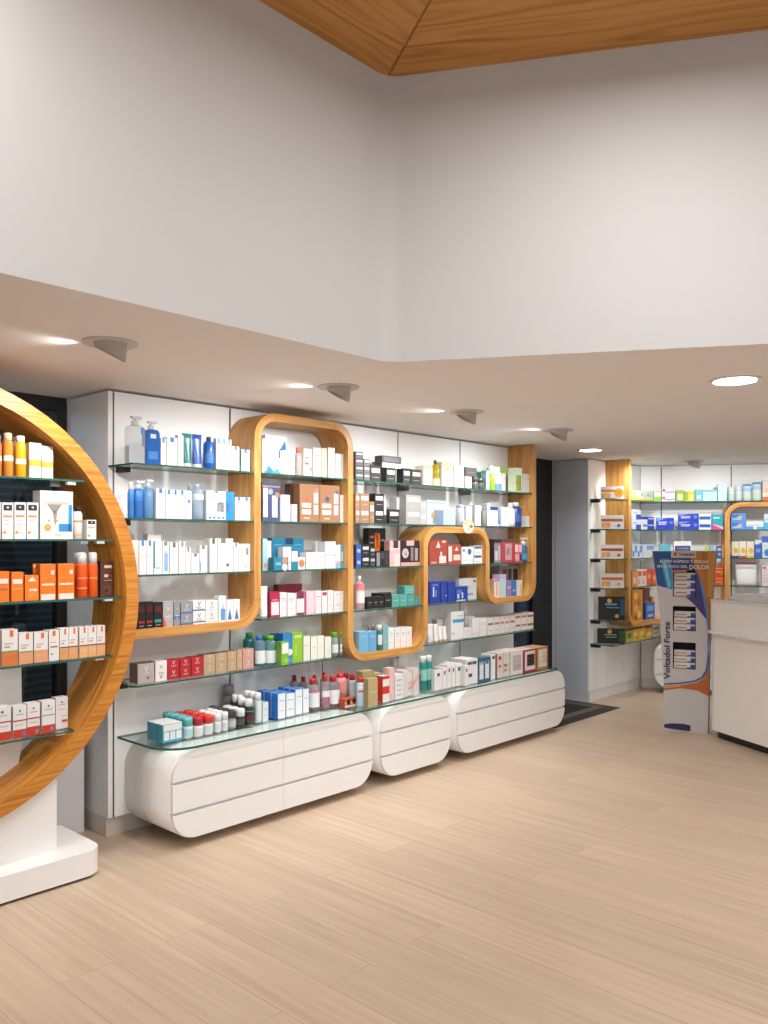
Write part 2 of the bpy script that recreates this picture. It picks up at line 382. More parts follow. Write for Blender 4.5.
for s, z in ((V[0] + .135, 2.27), (V[1] - .135, 2.27), (V[1] + .135, .797), (V[2] - .135, .797), (V[2] + .135, 1.632), (V[3] - .135, 1.632)): joint(mb, s, z, False)
adopt(mb.build('wooden_ribbon', None, base), un, 'winding oak ribbon with rounded bends')
# ---- round shelf display on its pedestal
RS, RZ, RO, RT = -1.014, 1.281, .979, .066; RU0, RU1 = .04, .36
rd = thing('round_display_stand', 'round oak ring display of sunscreens on white pedestal, far left', 'display stand', A, RS, .2)
LR = Loc(RS, .2, 0)
mb = MB(); n = 120; ri = RO - RT
def P_(r, t, u): return (r * math.cos(t), -(u - .2), RZ + r * math.sin(t))
for k in range(n):
    a, b = 2 * PI * k / n, 2 * PI * (k + 1) / n
    def uvp(r, t): return (r * math.cos(t) * 1.0 + 3, r * math.sin(t))
    mb.face([P_(ri, a, RU1), P_(RO, a, RU1), P_(RO, b, RU1), P_(ri, b, RU1)], RINGW, False, [uvp(ri, a), uvp(RO, a), uvp(RO, b), uvp(ri, b)])
    mb.face([P_(ri, b, RU0), P_(RO, b, RU0), P_(RO, a, RU0), P_(ri, a, RU0)], RINGW, False, [uvp(ri, b), uvp(RO, b), uvp(RO, a), uvp(ri, a)])
    la, lb = a * RO, b * RO
    mb.face([P_(RO, a, RU1), P_(RO, a, RU0), P_(RO, b, RU0), P_(RO, b, RU1)], RINGW, True, [(la, 5), (la, 5.3), (lb, 5.3), (lb, 5)])
    mb.face([P_(ri, a, RU0), P_(ri, a, RU1), P_(ri, b, RU1), P_(ri, b, RU0)], RINGW, True, [(la, 7), (la, 7.32), (lb, 7.32), (lb, 7)])
mb.build('ring', rd)
RSH = [A.unp(0, y, .33)[1] + .004 for y in (476.5, 540, 603.8, 668.6, 743.8)]
def ring_half(z, off=0): return math.sqrt(max(0, (ri - .004) ** 2 - (z - RZ) ** 2)) - off
for z in RSH:
    hw = min(ring_half(z), ring_half(z - .01))
    o = shelf(rd, LR, RS - hw, RS + hw, z, depth=.33, rl=.004, fr_u0=.06)
    for sx in (-1, 1):
        for u in (.12, .28):
            mb = MB(); LR.box(mb, RS + sx * (hw - .05) - .02, u - .012, z - .022, RS + sx * (hw - .05) + .02, u + .012, z - .0095, paint('e8e4dd', .3)); mb.build('shelf_pin', o)
# pedestal: column with a hollowed top that carries the ring, and a rounded base
mb = MB(); half = .594; top = [(RS + half * (1 - 2 * k / 24), RZ - math.sqrt((RO + .001) ** 2 - (half * (1 - 2 * k / 24)) ** 2)) for k in range(25)]
LR.pr(mb, [(RS - half, .126), (RS + half, .126)] + top, .08, .30, WHITE); mb.build('pedestal', rd)
sp_r = A.unp(18.5, 680, .1)[0]
mb = MB(); LR.pr(mb, [(RS - .5, .46), (sp_r - .02, .46), (sp_r + .01, .60), (sp_r + .004, RSH[3] - .014), (RS - .3, RSH[3] - .014)], .07, .12, WHITE); mb.build('back_spine', rd)
def plan(mb, L, pts, z0, z1, mat, side=None, smooth=False): mb.prism([(x - L.a, -(u - L.u)) for x, u in pts][::-1], z0 - L.z, z1 - L.z, mat, side, None, smooth)
mb = MB(); plan(mb, LR, rrect(-1.80, -.02, -.248, .425, .07, 7, (.01, .01, .09, .09)), .014, .126, WHITE); mb.build('base', rd)
mb = MB(); plan(mb, LR, rrect(-1.78, .0, -.268, .405, .06, 5), 0, .014, BLACK); mb.build('base_foot', rd)
# ---- drawer cabinets hanging under the glass counter
DRW = wallpaint('drawer_front', 'e9e8e7', .35, .01)
def drawer_cabinet(fr, a0, a1, u1, label, cols, z0=.05, z1=.505, r=.145, uf=.0):
    t = thing('drawer_cabinet', label, 'drawers', fr, a0, uf, z0); L = Loc(a0, uf, z0)
    ol = rrect(a0, z0, a1, z1, r, 9)
    mb = MB(); L.pr(mb, ol, uf + .004, u1 - .02, WHITE, None, True); mb.build('body', t)
    inn = rrect(a0 + .004, z0 + .004, a1 - .004, z1 - .004, r - .004, 9)
    zb = [z0, z0 + .148, z0 + .300, z1]; cs = [a0] + cols + [a1]
    for i in range(len(cs) - 1):
        for k in range(3):
            p = clip(clip(clip(clip(inn, 0, 1, zb[k + 1] - (.012 if k < 2 else 0)), 0, -1, -zb[k] - .003), -1, 0, -cs[i] - .001), 1, 0, cs[i + 1] - .001)
            mb = MB(); L.pr(mb, p, u1 - .02, u1, DRW); mb.build('drawer', t)
    for x in (a0 + .45 * (a1 - a0),):
        mb = MB(); mb.lathe([(.02, -z0), (.02, .001)], paint('cfcac6', .3), 12, x - a0, -(u1 - .14 - uf)); mb.build('leg', t)
    return t
UC = .45
pxs = lambda px: A.unp(px, 541, UC)[0]
drawer_cabinet(A, .095, pxs(373), UC, 'long white rounded drawer cabinet, closest to the round oak display', [pxs(283.5)])
drawer_cabinet(A, pxs(381), pxs(451), UC, 'short white rounded drawer cabinet between the two long ones', [])
drawer_cabinet(A, pxs(457.5), pxs(565), UC, 'long white rounded drawer cabinet beside the entrance mat', [])
ZC = .522
ct = MB(); ol = rrect(.052, .002, 3.70, .478, .1, 10, (0, 0, .06, .17))
ct.prism([(x - .05, -(u - 0)) for x, u in ol][::-1], -.012, 0, glass('counter_glass', 'f5faf8'), GEDGE)
tag(ct.build('glass_countertop', None, A.W(.05, 0, ZC), A.rz), 'long clear glass countertop lying over the white drawer cabinets', 'countertop')
# ---- corner shelving unit behind the promotional stand
cu = thing('corner_shelving_unit', 'white corner shelving unit with oak frame and glass shelves behind the counter', 'shelving', A, 5.0, 0)
L2 = Loc(5.0, 0, 0); P2 = 5.0
mb = MB(); L2.box(mb, P2, -.36, .1, P2 + .02, 0, SOF - .012, paint('ccd4e0', .45), {'front': WHITE}); mb.build('side_panel', cu)
mb = MB(); L2.box(mb, P2 - .005, -.36, 0, P2 + .02, .005, .1, paint('c3c6cb', .45)); L2.box(mb, P2 + .02, -.025, 0, SC_END, -.005, .1, WHITE); mb.build('plinth', cu)
for a, b in ((P2 + .024, 5.34), (5.344, 5.70), (5.704, SC_END)):
    mb = MB(); L2.box(mb, a, -.028, .1, b, 0, SOF - .012, PANEL); mb.build('back_panel', cu)
def bchild(mb, name, parent): # mesh given in back-wall coordinates -> child of cu
    o = mb.build(name, parent); return o
cub = thing('back_shelving_unit', 'white back wall shelving unit with glass shelves of medicine boxes', 'shelving', B, 0, 0)
LB = Loc(0, 0, 0)
bs = [.004, .215, .905, 1.6, 2.3]
for i in range(4):
    mb = MB(); LB.box(mb, bs[i] + .006, -.028, .1, bs[i + 1] - .006, 0, SOF - .012, PANEL); mb.build('back_panel', cub)
    if i: mb = MB(); LB.box(mb, bs[i] - .0055, -.028, .1, bs[i] + .0055, -.006, SOF - .02, UPR); mb.build('upright', cub)
mb = MB(); LB.box(mb, .02, -.025, 0, 2.3, -.005, .1, WHITE); mb.build('plinth', cub)
M3 = math.tan(R(30)); DP = .25
def lshelf(z, a0=5.395, b1=.80, pins=()):
    # glass following the inside corner: along the display wall, then along the back wall; one pane each, mitred
    mb = MB(); P = [(a0 - P2, -.002), (SC_END - P2 - .002 * M3, -.002), (SC_END - P2 - DP * M3, -DP), (a0 - P2, -DP)]
    mb.prism(P[::-1], z - .009, z, GLASS, GEDGE); o = mb.build('glass_shelf', cu)
    mb = MB(); P = [(.003, -.002), (b1, -.002), (b1, -DP), (DP * M3 + .001, -DP)]
    mb.prism(P[::-1], z - .009, z, GLASS, GEDGE); mb.build('glass_shelf', cub)
Y1, Y2, Y3, Y4, Y5, Y6 = 1.955, 1.665, 1.38, 1.098, .79, .56
for z in (Y1, Y2, Y3, Y4, Y5, Y6):
    if z != Y6: shelf(cu, L2, P2 + .03, 5.342, z, rl=.06, pins=[P2 + .06])
lshelf(Y1, b1=2.3)
for z in (Y2, Y3, Y4): lshelf(z); shelf(cub, LB, .852, 2.3, z, rl=.004)
lshelf(Y6, a0=P2 + .03, b1=2.3); 
mb = MB(); L2.box(mb, P2 + .045, .002, Y6 - .035, P2 + .085, .09, Y6 - .0095, NEAR); mb.build('shelf_bracket', cu)
base = B.W(0, 0, .728); mb = MB()
ribbon(mb, A, [(5.367, SOF - .006), (5.367, .728), (SC_END, .728)], base, m1=-M3)
ribbon(mb, B, [(0, .728), (.825, .728), (.825, 1.917), (2.3, 1.917)], base, m0=M3, uvo=4)
adopt(mb.build('wooden_ribbon', None, base), cub, 'oak ribbon framing the shelves')
drawer_cabinet(B, .12, 2.2, .34, 'white rounded drawer cabinet below the back wall shelves, behind the promotional stand', [1.2])
# ---- service counter on the right
D = Frame((2.575, 6.65), TH + 2 * PI / 3)
sc = thing('service_counter', 'white curved service counter with a dark kick base at the right edge', 'counter', D, 0, 0)
LD = Loc(0, 0, 0)
def cplan(mb, a0, u1, z0, z1, mat, r=.11, side=None, ub=-.62): plan(mb, LD, rrect(a0, ub, 2.4, u1, r, 10, (r, 0, 0, r)), z0, z1, mat, side, False)
CW = wallpaint('counter_lacquer', 'f4f1ee', .3, .01)
mb = MB(); cplan(mb, .03, -.03, 0, .06, paint('2a2522', .5)); mb.build('kick_base', sc)
mb = MB(); cplan(mb, .004, .008, .06, .826, CW); mb.build('body', sc)
mb = MB(); cplan(mb, .01, .05, .826, .842, WHITE); mb.build('ledge', sc)
mb = MB(); cplan(mb, .0, .014, .842, 1.07, CW); mb.build('upper_panel', sc)
mb = MB(); cplan(mb, -.003, .018, 1.07, 1.09, paint('f4f3f2', .08)); mb.build('top', sc)
# ---- lights
TRIM = paint('cfcac5', .5); HEAD = paint('b9b4af', .5)
def spotlight(fr, a, u, label, i, aim=-1):
    t = empty('ceiling_spotlight', fr.W(a, u, SOF), fr.rz); tag(t, label, 'spotlight', 'tilted spotlights along the soffit')
    mb = MB(); mb.lathe([(.108, -.006), (.11, -.003), (.11, 0)], TRIM, 28); mb.build('trim_ring', t)
    # lamp head: a round wall-washer scoop, its open end cut on a slant towards the shelves
    mb = MB(); n = 28; rs = (.066, .062); hi = Vector((.68, -.73)); rings = []
    def zb(c, s_, r): return -.048 - .030 * (hi.x * c + hi.y * s_)
    for r, low in ((rs[0], 0), (rs[0], 1), (rs[1], 1), (rs[1], 0)):
        rings.append(len(mb.v))
        for k in range(n):
            c, s_ = math.cos(2 * PI * k / n), math.sin(2 * PI * k / n); q = (1 - .10 * low); mb.v.append((r * c * q, r * s_ * q, zb(c, s_, r) if low else -.004))
    for q in range(3):
        for k in range(n): j = (k + 1) % n; mb.idx((rings[q] + k, rings[q] + j, rings[q + 1] + j, rings[q + 1] + k), HEAD, True)
    mb.idx([rings[3] + k for k in range(n)], paint('fff6e8', .5, 0, .5, 4.0))
    mb.build('lamp_head', t)
    return t
def recessed(fr, a, u, rad, label):
    t = empty('recessed_downlight', fr.W(a, u, SOF), fr.rz); tag(t, label, 'downlight')
    mb = MB(); mb.lathe([(rad, -.006), (rad + .008, -.004), (rad + .01, -.0005)], paint('e6e2de', .4), 32); mb.build('trim_ring', t)
    mb = MB(); mb.lathe([(rad - .012, -.0085), (rad - .012, -.0062)], paint('fff8ee', .5, 0, .5, 14.0), 32); mb.build('diffuser', t)
for i, ((s, u), lb) in enumerate(zip([(-.50, .93), (.79, .91), (1.90, .89), (3.03, .86)], ('grey tilted ceiling spotlight nearest the camera, over the round oak display', 'grey tilted ceiling spotlight second from the left, before the oak arch', 'grey tilted ceiling spotlight third from the left along the soffit', 'grey tilted ceiling spotlight closest to the street door'))):
    spotlight(A, s, u, lb, i)
spotlight(B, *B.flat(694, 461, SOF), 'grey ceiling spotlight over the back wall shelves', 4)
recessed(A, 2.0, 2.48, .112, 'large bright round downlight in the soffit at the right edge')
recessed(A, 4.35, .385, .1, 'small bright round downlight in the soffit near the corner shelves')

def lamp(kind, name, loc, energy, color=(1, .93, .85), size=.3, spot=None, target=None, blend=.6):
    l = bpy.data.lights.new(name, kind); l.energy = energy; l.color = color
    if kind == 'AREA': l.shape = 'DISK'; l.size = size
    if kind == 'SPOT': l.spot_size = R(spot); l.spot_blend = blend; l.shadow_soft_size = size
    if kind == 'POINT': l.shadow_soft_size = size
    o = bpy.data.objects.new(name, l); COL.objects.link(o); o.location = loc
    if target is not None: o.rotation_euler = (Vector(target) - Vector(loc)).to_track_quat('-Z', 'Y').to_euler()
    return o
WARM = (1, .985, .965)
lamp('POINT', 'street_fill', A.W(-1.3, -1.5, 2.5), 26, (.7, .9, 1), .2)  # added light to lift the dark backdrop outside, no fixture there
for i, (s, u) in enumerate([(-1.8, .92), (-.50, .93), (.79, .91), (1.90, .89), (3.03, .86)]):
    lamp('SPOT', 'spot_lamp', A.W(s - .02, u - .16, SOF - .08), 30, WARM, .05, 150, A.W(s, .0, 1.0), 1.0)
    lamp('SPOT', 'spill_lamp', A.W(s - .08, u - .09, SOF - .035), 1.6, WARM, .02, 100, A.W(s - 1.0, u - .55, SOF + .10), 1.0)
for s in (0.1, 1.3, 2.5): lamp('SPOT', 'counter_fill', A.W(s, 1.35, SOF - .03), 46, WARM, .12, 120, A.W(s + .25, .2, .85), 1.0)  # unseen fill spots added to even out the display wall
lamp('SPOT', 'counter_fill', (.4, 4.2, 3.3), 330, WARM, .25, 56, (2.8, 6.2, .8), 1.0)  # added fill from the room side, brightens the service counter
for t in (-.05, .8, 1.7): lamp('SPOT', 'spot_lamp', B.W(t, .95, SOF - .08), 26, WARM, .05, 140, B.W(t, 0, 1.0), 1.0)
lamp('SPOT', 'spot_lamp', A.W(5.2, .9, SOF - .05), 9, WARM, .05, 140, A.W(5.2, 0, .9), 1.0)
lamp('SPOT', 'downlight_lamp', A.W(2.0, 2.48, SOF - .03), 60, WARM, .1, 150, A.W(2.0, 2.48, 0), .8)
lamp('SPOT', 'downlight_lamp', A.W(4.35, .385, SOF - .03), 24, WARM, .1, 140, A.W(4.35, .385, 0), .8)
# unseen area fills added under the high middle of the room
for x, y, e_ in ((-1.2, 1.6, 22), (.9, 2.4, 22), (.2, -.6, 30), (2.4, 1.2, 34)):
    lamp('AREA', 'ceiling_fill', (x, y, CZ - .12), e_, (1, .99, .98), .6, None, (x, y, 0))
w = bpy.data.worlds.new('room_ambient'); SC.world = w; w.use_nodes = True
bg = w.node_tree.nodes['Background']; bg.inputs[0].default_value = hx('eef2f7'); bg.inputs[1].default_value = .58
cam = bpy.data.cameras.new('camera'); co = bpy.data.objects.new('camera', cam); COL.objects.link(co); SC.camera = co
co.location = (0, 0, CAM_H); co.rotation_euler = (PI / 2, 0, 0); cam.sensor_fit = 'HORIZONTAL'; cam.sensor_width = 36; cam.lens = F_PX / 768 * 36
cam.sensor_fit = 'AUTO'; cam.sensor_width = 36; cam.lens = F_PX / 1024 * 36; cam.shift_y = (HZ - 512) / 1024; cam.clip_start = .05
SC.view_settings.view_transform = 'Standard'; SC.view_settings.look = 'None'; SC.view_settings.exposure = .28; SC.view_settings.gamma = 1
# ================================================================ PRODUCTS
def carton_mb(w, d, h, st):
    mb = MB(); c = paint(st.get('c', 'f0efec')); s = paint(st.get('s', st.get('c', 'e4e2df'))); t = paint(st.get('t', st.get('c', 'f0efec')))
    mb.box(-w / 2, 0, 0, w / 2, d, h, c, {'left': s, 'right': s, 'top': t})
    e = .0005
    def rect(x0, y0, x1, y1, col, k=1):
        m = paint(col); mb.face([(-w / 2 + w * x0, -e * k, h * y0), (-w / 2 + w * x1, -e * k, h * y0), (-w / 2 + w * x1, -e * k, h * y1), (-w / 2 + w * x0, -e * k, h * y1)], m)
    for y0, y1, col in st.get('b', ()):
        rect(0, y0, 1, y1, col); m = paint(col)
        for sx in (-1, 1):
            q = [(sx * (w / 2 + e), 0, h * y0), (sx * (w / 2 + e), d, h * y0), (sx * (w / 2 + e), d, h * y1), (sx * (w / 2 + e), 0, h * y1)]
            mb.face(q if sx > 0 else q[::-1], m)
    for x0, y0, x1, y1, col in st.get('m', ()): rect(x0, y0, x1, y1, col, 2)
    for cx, cy, r, col in st.get('o', ()):
        mb.face([(-w / 2 + w * cx + r * w * math.cos(2 * PI * k / 14), -3 * e, h * cy + r * w * math.sin(2 * PI * k / 14)) for k in range(14)], paint(col))
    for x0, y0, x1, y1, x2, y2, col in st.get('tri', ()):
        mb.face([(-w / 2 + w * a, -2.5 * e, h * b) for a, b in ((x0, y0), (x1, y1), (x2, y2))], paint(col))
    for txt, cx, cy, sz, col in st.get('x', ()): add_text(mb, txt, sz * w, -w / 2 + w * cx, h * cy, -4 * e, paint(col))
    for x0, x1, y, col in st.get('ln', ()): rect(x0, y - .012, x1, y + .012, col, 2)
    # flap seam of the lid
    m = paint('c9c6c2') if st.get('seam', 1) else None
    if m: mb.face([(-w / 2, d * .5 - .0006, h + e), (w / 2, d * .5 - .0006, h + e), (w / 2, d * .5 + .0006, h + e), (-w / 2, d * .5 + .0006, h + e)], m)
    return mb
def carton(name, w, d, h, st): return carton_mb(w, d, h, st).build(name)
def cap_mb(r, z0, z1, mat, dome=.3, seg=14):
    mb = MB(); hh = z1 - z0
    mb.lathe([(r, z0), (r, z0 + hh * (1 - dome)), (r * .9, z0 + hh * (1 - dome * .4)), (r * .6, z1)], mat, seg); return mb
def bottle(name, w, d, h, st):
    """body with shoulders, cap, printed label; standing at the front edge y = 0 .. w"""
    r = w / 2; o = empty(name, (0, 0, 0)); cy = r
    bm = clearplastic(st['c'], st.get('a', .5)) if st.get('clear') else paint(st['c'], .3)
    ch = st.get('cap', .16); nr = st.get('nr', .45); sh = st.get('sh', .1); bt = 1 - ch
    mb = MB(); seg = 16
    mb.lathe([(r * .86, 0), (r, h * .02), (r, h * (bt - sh)), (r * (nr + (1 - nr) * .55), h * (bt - sh * .35)), (r * nr, h * bt)], bm, seg, 0, cy); mb.build('body', o)
    if st.get('fill'):
        mb = MB(); mb.lathe([(r * .8, h * .015), (r * .92, h * .03), (r * .92, h * st['fill'][0]), (r * .5, h * st['fill'][0] + .001)], paint(st['fill'][1], .2), seg, 0, cy); mb.build('contents', o)
    cm = paint(st.get('cc', 'f2f2f2'), .3); cr = r * st.get('cr', nr * 1.15)
    mb = MB(); k = st.get('top', 'cap')
    if k == 'cap': mb.lathe([(cr, h * bt - .002), (cr, h * (1 - ch * .18)), (cr * .85, h)], cm, seg, 0, cy)
    elif k == 'dome': mb.lathe([(cr, h * bt - .002), (cr, h * (bt + ch * .78)), (cr * .9, h * (bt + ch * .94)), (cr * .66, h)], cm, seg, 0, cy)
    elif k == 'cone': mb.lathe([(cr, h * bt - .002), (cr * .95, h * (bt + ch * .3)), (cr * .4, h * (bt + ch * .45)), (cr * .3, h)], cm, seg, 0, cy)
    elif k == 'pump':
        mb.lathe([(cr, h * bt - .002), (cr, h * (bt + ch * .45)), (cr * .45, h * (bt + ch * .5)), (cr * .45, h * (1 - ch * .25))], cm, seg, 0, cy)
        mb.box(-cr * .8, cy - cr * .8, h * (1 - ch * .28), cr * 2.0, cy + cr * .8, h, cm)
    mb.build('cap' if k != 'pump' else 'pump', o)
    for y0, y1, col in st.get('l', ()):
        mb = MB(); m = paint(col); n = 12; rr_ = r * 1.012; b = 0
        for i in range(n):
            a, c = PI + .25 + (PI - .5) * i / n, PI + .25 + (PI - .5) * (i + 1) / n
            mb.face([(rr_ * math.cos(a), cy + rr_ * math.sin(a), h * y0), (rr_ * math.cos(c), cy + rr_ * math.sin(c), h * y0), (rr_ * math.cos(c), cy + rr_ * math.sin(c), h * y1), (rr_ * math.cos(a), cy + rr_ * math.sin(a), h * y1)], m)
        mb.build('label_panel', o)
    return o
def tube(name, w, d, h, st):
    """squeeze tube standing on its cap: round at the cap, flat at the crimped top"""
    o = empty(name, (0, 0, 0)); r = w / 2; mb = MB(); n = 16; rings = []; ch = st.get('cap', .12); cy = min(r, .022)
    for k in range(7):
        t = k / 6; z = h * (ch + (1 - ch) * t); rx = r * (.86 + .14 * t); ry = cy * .86 * (1 - t) + .0012
        rings.append(len(mb.v)); mb.v += [(rx * math.cos(2 * PI * i / n), cy + ry * math.sin(2 * PI * i / n), z) for i in range(n)]
    bnd = st.get('b', ())
    for q in range(6):
        m = paint(st['c'], .3)
        for y0, y1, col in bnd:
            if y0 <= (q + .5) / 6 <= y1: m = paint(col, .3)
        for i in range(n): j = (i + 1) % n; mb.idx((rings[q] + i, rings[q] + j, rings[q + 1] + j, rings[q + 1] + i), m, True)
    mb.idx([rings[-1] + i for i in range(n)], paint(st['c'], .3)); mb.build('body', o)
    mb = MB(); mb.lathe([(r * .84, 0), (r * .84, h * ch)], paint(st.get('cc', 'f2f2f2'), .3), n, 0, cy, 1, cy / r); mb.build('cap', o)
    return o
def pumpbox(name, w, d, h, st):
    """square shouldered pump bottle"""
    o = empty(name, (0, 0, 0)); bm = clearplastic(st['c'], st.get('a', .5)) if st.get('clear') else paint(st['c'], .2); bt = .80
    mb = MB(); pts = rrect(-w / 2, 0, w / 2, h * bt, .012, 5, (.004, .004, w * .28, w * .28)); mb.prismy(pts, 0, d, bm, None, False); mb.build('body', o)
    if st.get('fill'): mb = MB(); mb.box(-w * .46, .003, .003, w * .46, d - .003, h * st['fill'][0], paint(st['fill'][1], .2)); mb.build('contents', o)
    cm = paint(st.get('cc', 'e8e8e6'), .3); mb = MB(); cr = w * .2
    mb.lathe([(cr, h * bt - .001), (cr, h * .9), (cr * .4, h * .905), (cr * .4, h * .96)], cm, 14, 0, d / 2); mb.box(-cr * 1.1, d / 2 - cr * .7, h * .95, cr * 1.9, d / 2 + cr * .7, h, cm); mb.build('pump', o)
    for x0, y0, x1, y1, col in st.get('m', ()):
        mb = MB(); mb.face([(-w / 2 + w * a, -.0006, h * b) for a, b in ((x0, y0), (x1, y0), (x1, y1), (x0, y1))], paint(col)); mb.build('label_panel', o)
    return o
def pouch(name, w, d, h, st):
    o = empty(name, (0, 0, 0)); mb = MB(); n = 18; rings = []
    for k in range(9):
        t = k / 8; z = h * .94 * t; rx = w / 2 * (.92 + .08 * t); ry = d / 2 * (1 - t ** 1.6) * (.7 + .6 * math.sin(PI * min(1, t + .25))) + .002
        rings.append(len(mb.v)); mb.v += [(rx * max(-1, min(1, 1.15 * math.cos(2 * PI * i / n))), d / 2 + ry * math.sin(2 * PI * i / n), z) for i in range(n)]
    for q in range(8):
        for i in range(n): j = (i + 1) % n; mb.idx((rings[q] + i, rings[q] + j, rings[q + 1] + j, rings[q + 1] + i), paint(st['c'], .3), True)
    mb.idx([rings[0] + i for i in reversed(range(n))], paint(st['c'])); mb.build('body', o)
    mb = MB(); mb.box(-w * .46, d / 2 - .005, h * .93, w * .5, d / 2 + .005, h, paint(st['cc'])); mb.build('seal_strip', o)
    return o
def bag(name, w, d, h, st):
    """clear gift bag of cartons tied with a pink ribbon"""
    o = empty(name, (0, 0, 0)); k = w / 3.05
    for i in range(3):
        mb = MB(); mb.box(-w / 2 + k * i + .004, .01 + .012 * (i % 2), .002, -w / 2 + k * (i + 1), d - .02, h * (.62 + .12 * ((i + 1) % 2)), paint(('f3eeec', 'f7f5f4', 'efe6e4')[i])); mb.build('inner_carton', o)
    mb = MB(); mb.prismy([(-w / 2, 0), (w / 2, 0), (w * .5, h * .75), (w * .40, h), (-w * .38, h), (-w * .5, h * .7)], .002, d, clearplastic('f6f4f4', .12)); mb.build('bag', o)
    mb = MB(); z = h * .34; n = 10
    P = [(-w * .25 + w * .75 * t, z - h * .12 + h * .42 * t ** 1.6) for t in [i / n for i in range(n + 1)]]
    for (a, b), (c, e) in zip(P, P[1:]): mb.face([(a, -.003, b - .006), (c, -.003, e - .006), (c, -.003, e + .006), (a, -.003, b + .006)], paint('e08a86'))
    mb.face([(-w * .22, -.004, z + .005), (w * .15, -.004, z + h * .03), (w * .15, -.004, z + h * .03 + .012), (-w * .2, -.004, z + .017)], paint('e59a95')); mb.build('ribbon', o)
    return o
KIND = {'c': ('carton', carton, 'carton'), 'b': ('bottle', bottle, 'bottle'), 't': ('tube', tube, 'tube'), 'p': ('pump_bottle', pumpbox, 'bottle'), 'k': ('gift_set_box', carton, 'box'), 'g': ('gift_bag', bag, 'gift bag'), 'j': ('jar', bottle, 'jar'), 'u': ('pouch', pouch, 'pouch')}
def copy_thing(o):
    c = o.copy(); COL.objects.link(c)
    for ch in o.children:
        d = ch.copy(); COL.objects.link(d); d.parent = c
    return c
ORD = {1: [''], 2: ['left of two', 'right of two'], 3: ['leftmost of three', 'middle of three', 'rightmost of three']}
NUM = ['zero', 'one', 'two', 'three', 'four', 'five', 'six', 'seven', 'eight']
ORDN = ['leftmost', 'second from left', 'third from left', 'fourth from left', 'fifth from left', 'sixth from left']
ROW = {1: [''], 2: ['front', 'behind'], 3: ['front', 'middle row', 'back row'], 4: ['front', 'second row', 'third row', 'back row']}
STK = {1: [''], 2: ['lower', 'upper'], 3: ['bottom', 'middle', 'top'], 4: ['bottom', 'second up', 'third up', 'top']}
PLACED = []      # stands of the oak ribbon: nothing may run into them
for v_, z0_, z1_ in ((V[0], 1.06, 2.3), (V[1], .78, 2.3), (V[2], .78, 1.65), (V[3], 1.06, 1.65), (V[4], 1.06, 2.34)): PLACED.append((v_ - HT - .002, v_ + HT + .002, .25, 0, z0_, z1_, A, 1))
PLACED.append((.80, .85, .25, 0, .72, 1.93, B, 1)); PLACED.append((5.342, 5.392, .25, 0, .72, 2.34, A, 1))
CROP = dict(K1=(100, 390, 4.8), K2=(100, 510, 4.8), K3=(100, 620, 4.8), K4=(230, 400, 5.486), K5=(230, 520, 5.486), K6=(230, 620, 5.486), K7=(345, 420, 6.4), K8=(345, 510, 6.4), K9=(345, 600, 6.4),
            K10=(440, 420, 6.4), K11=(440, 510, 6.4), K12=(440, 600, 6.4), K13=(580, 440, 4.085), K14=(580, 560, 4.085), K15=(600, 480, 6.4), K16=(690, 480, 7.32), R1=(0, 380, 5.908), R2=(0, 540, 5.908), R3=(0, 610, 5.908), R0=(0, 430, 7.88))
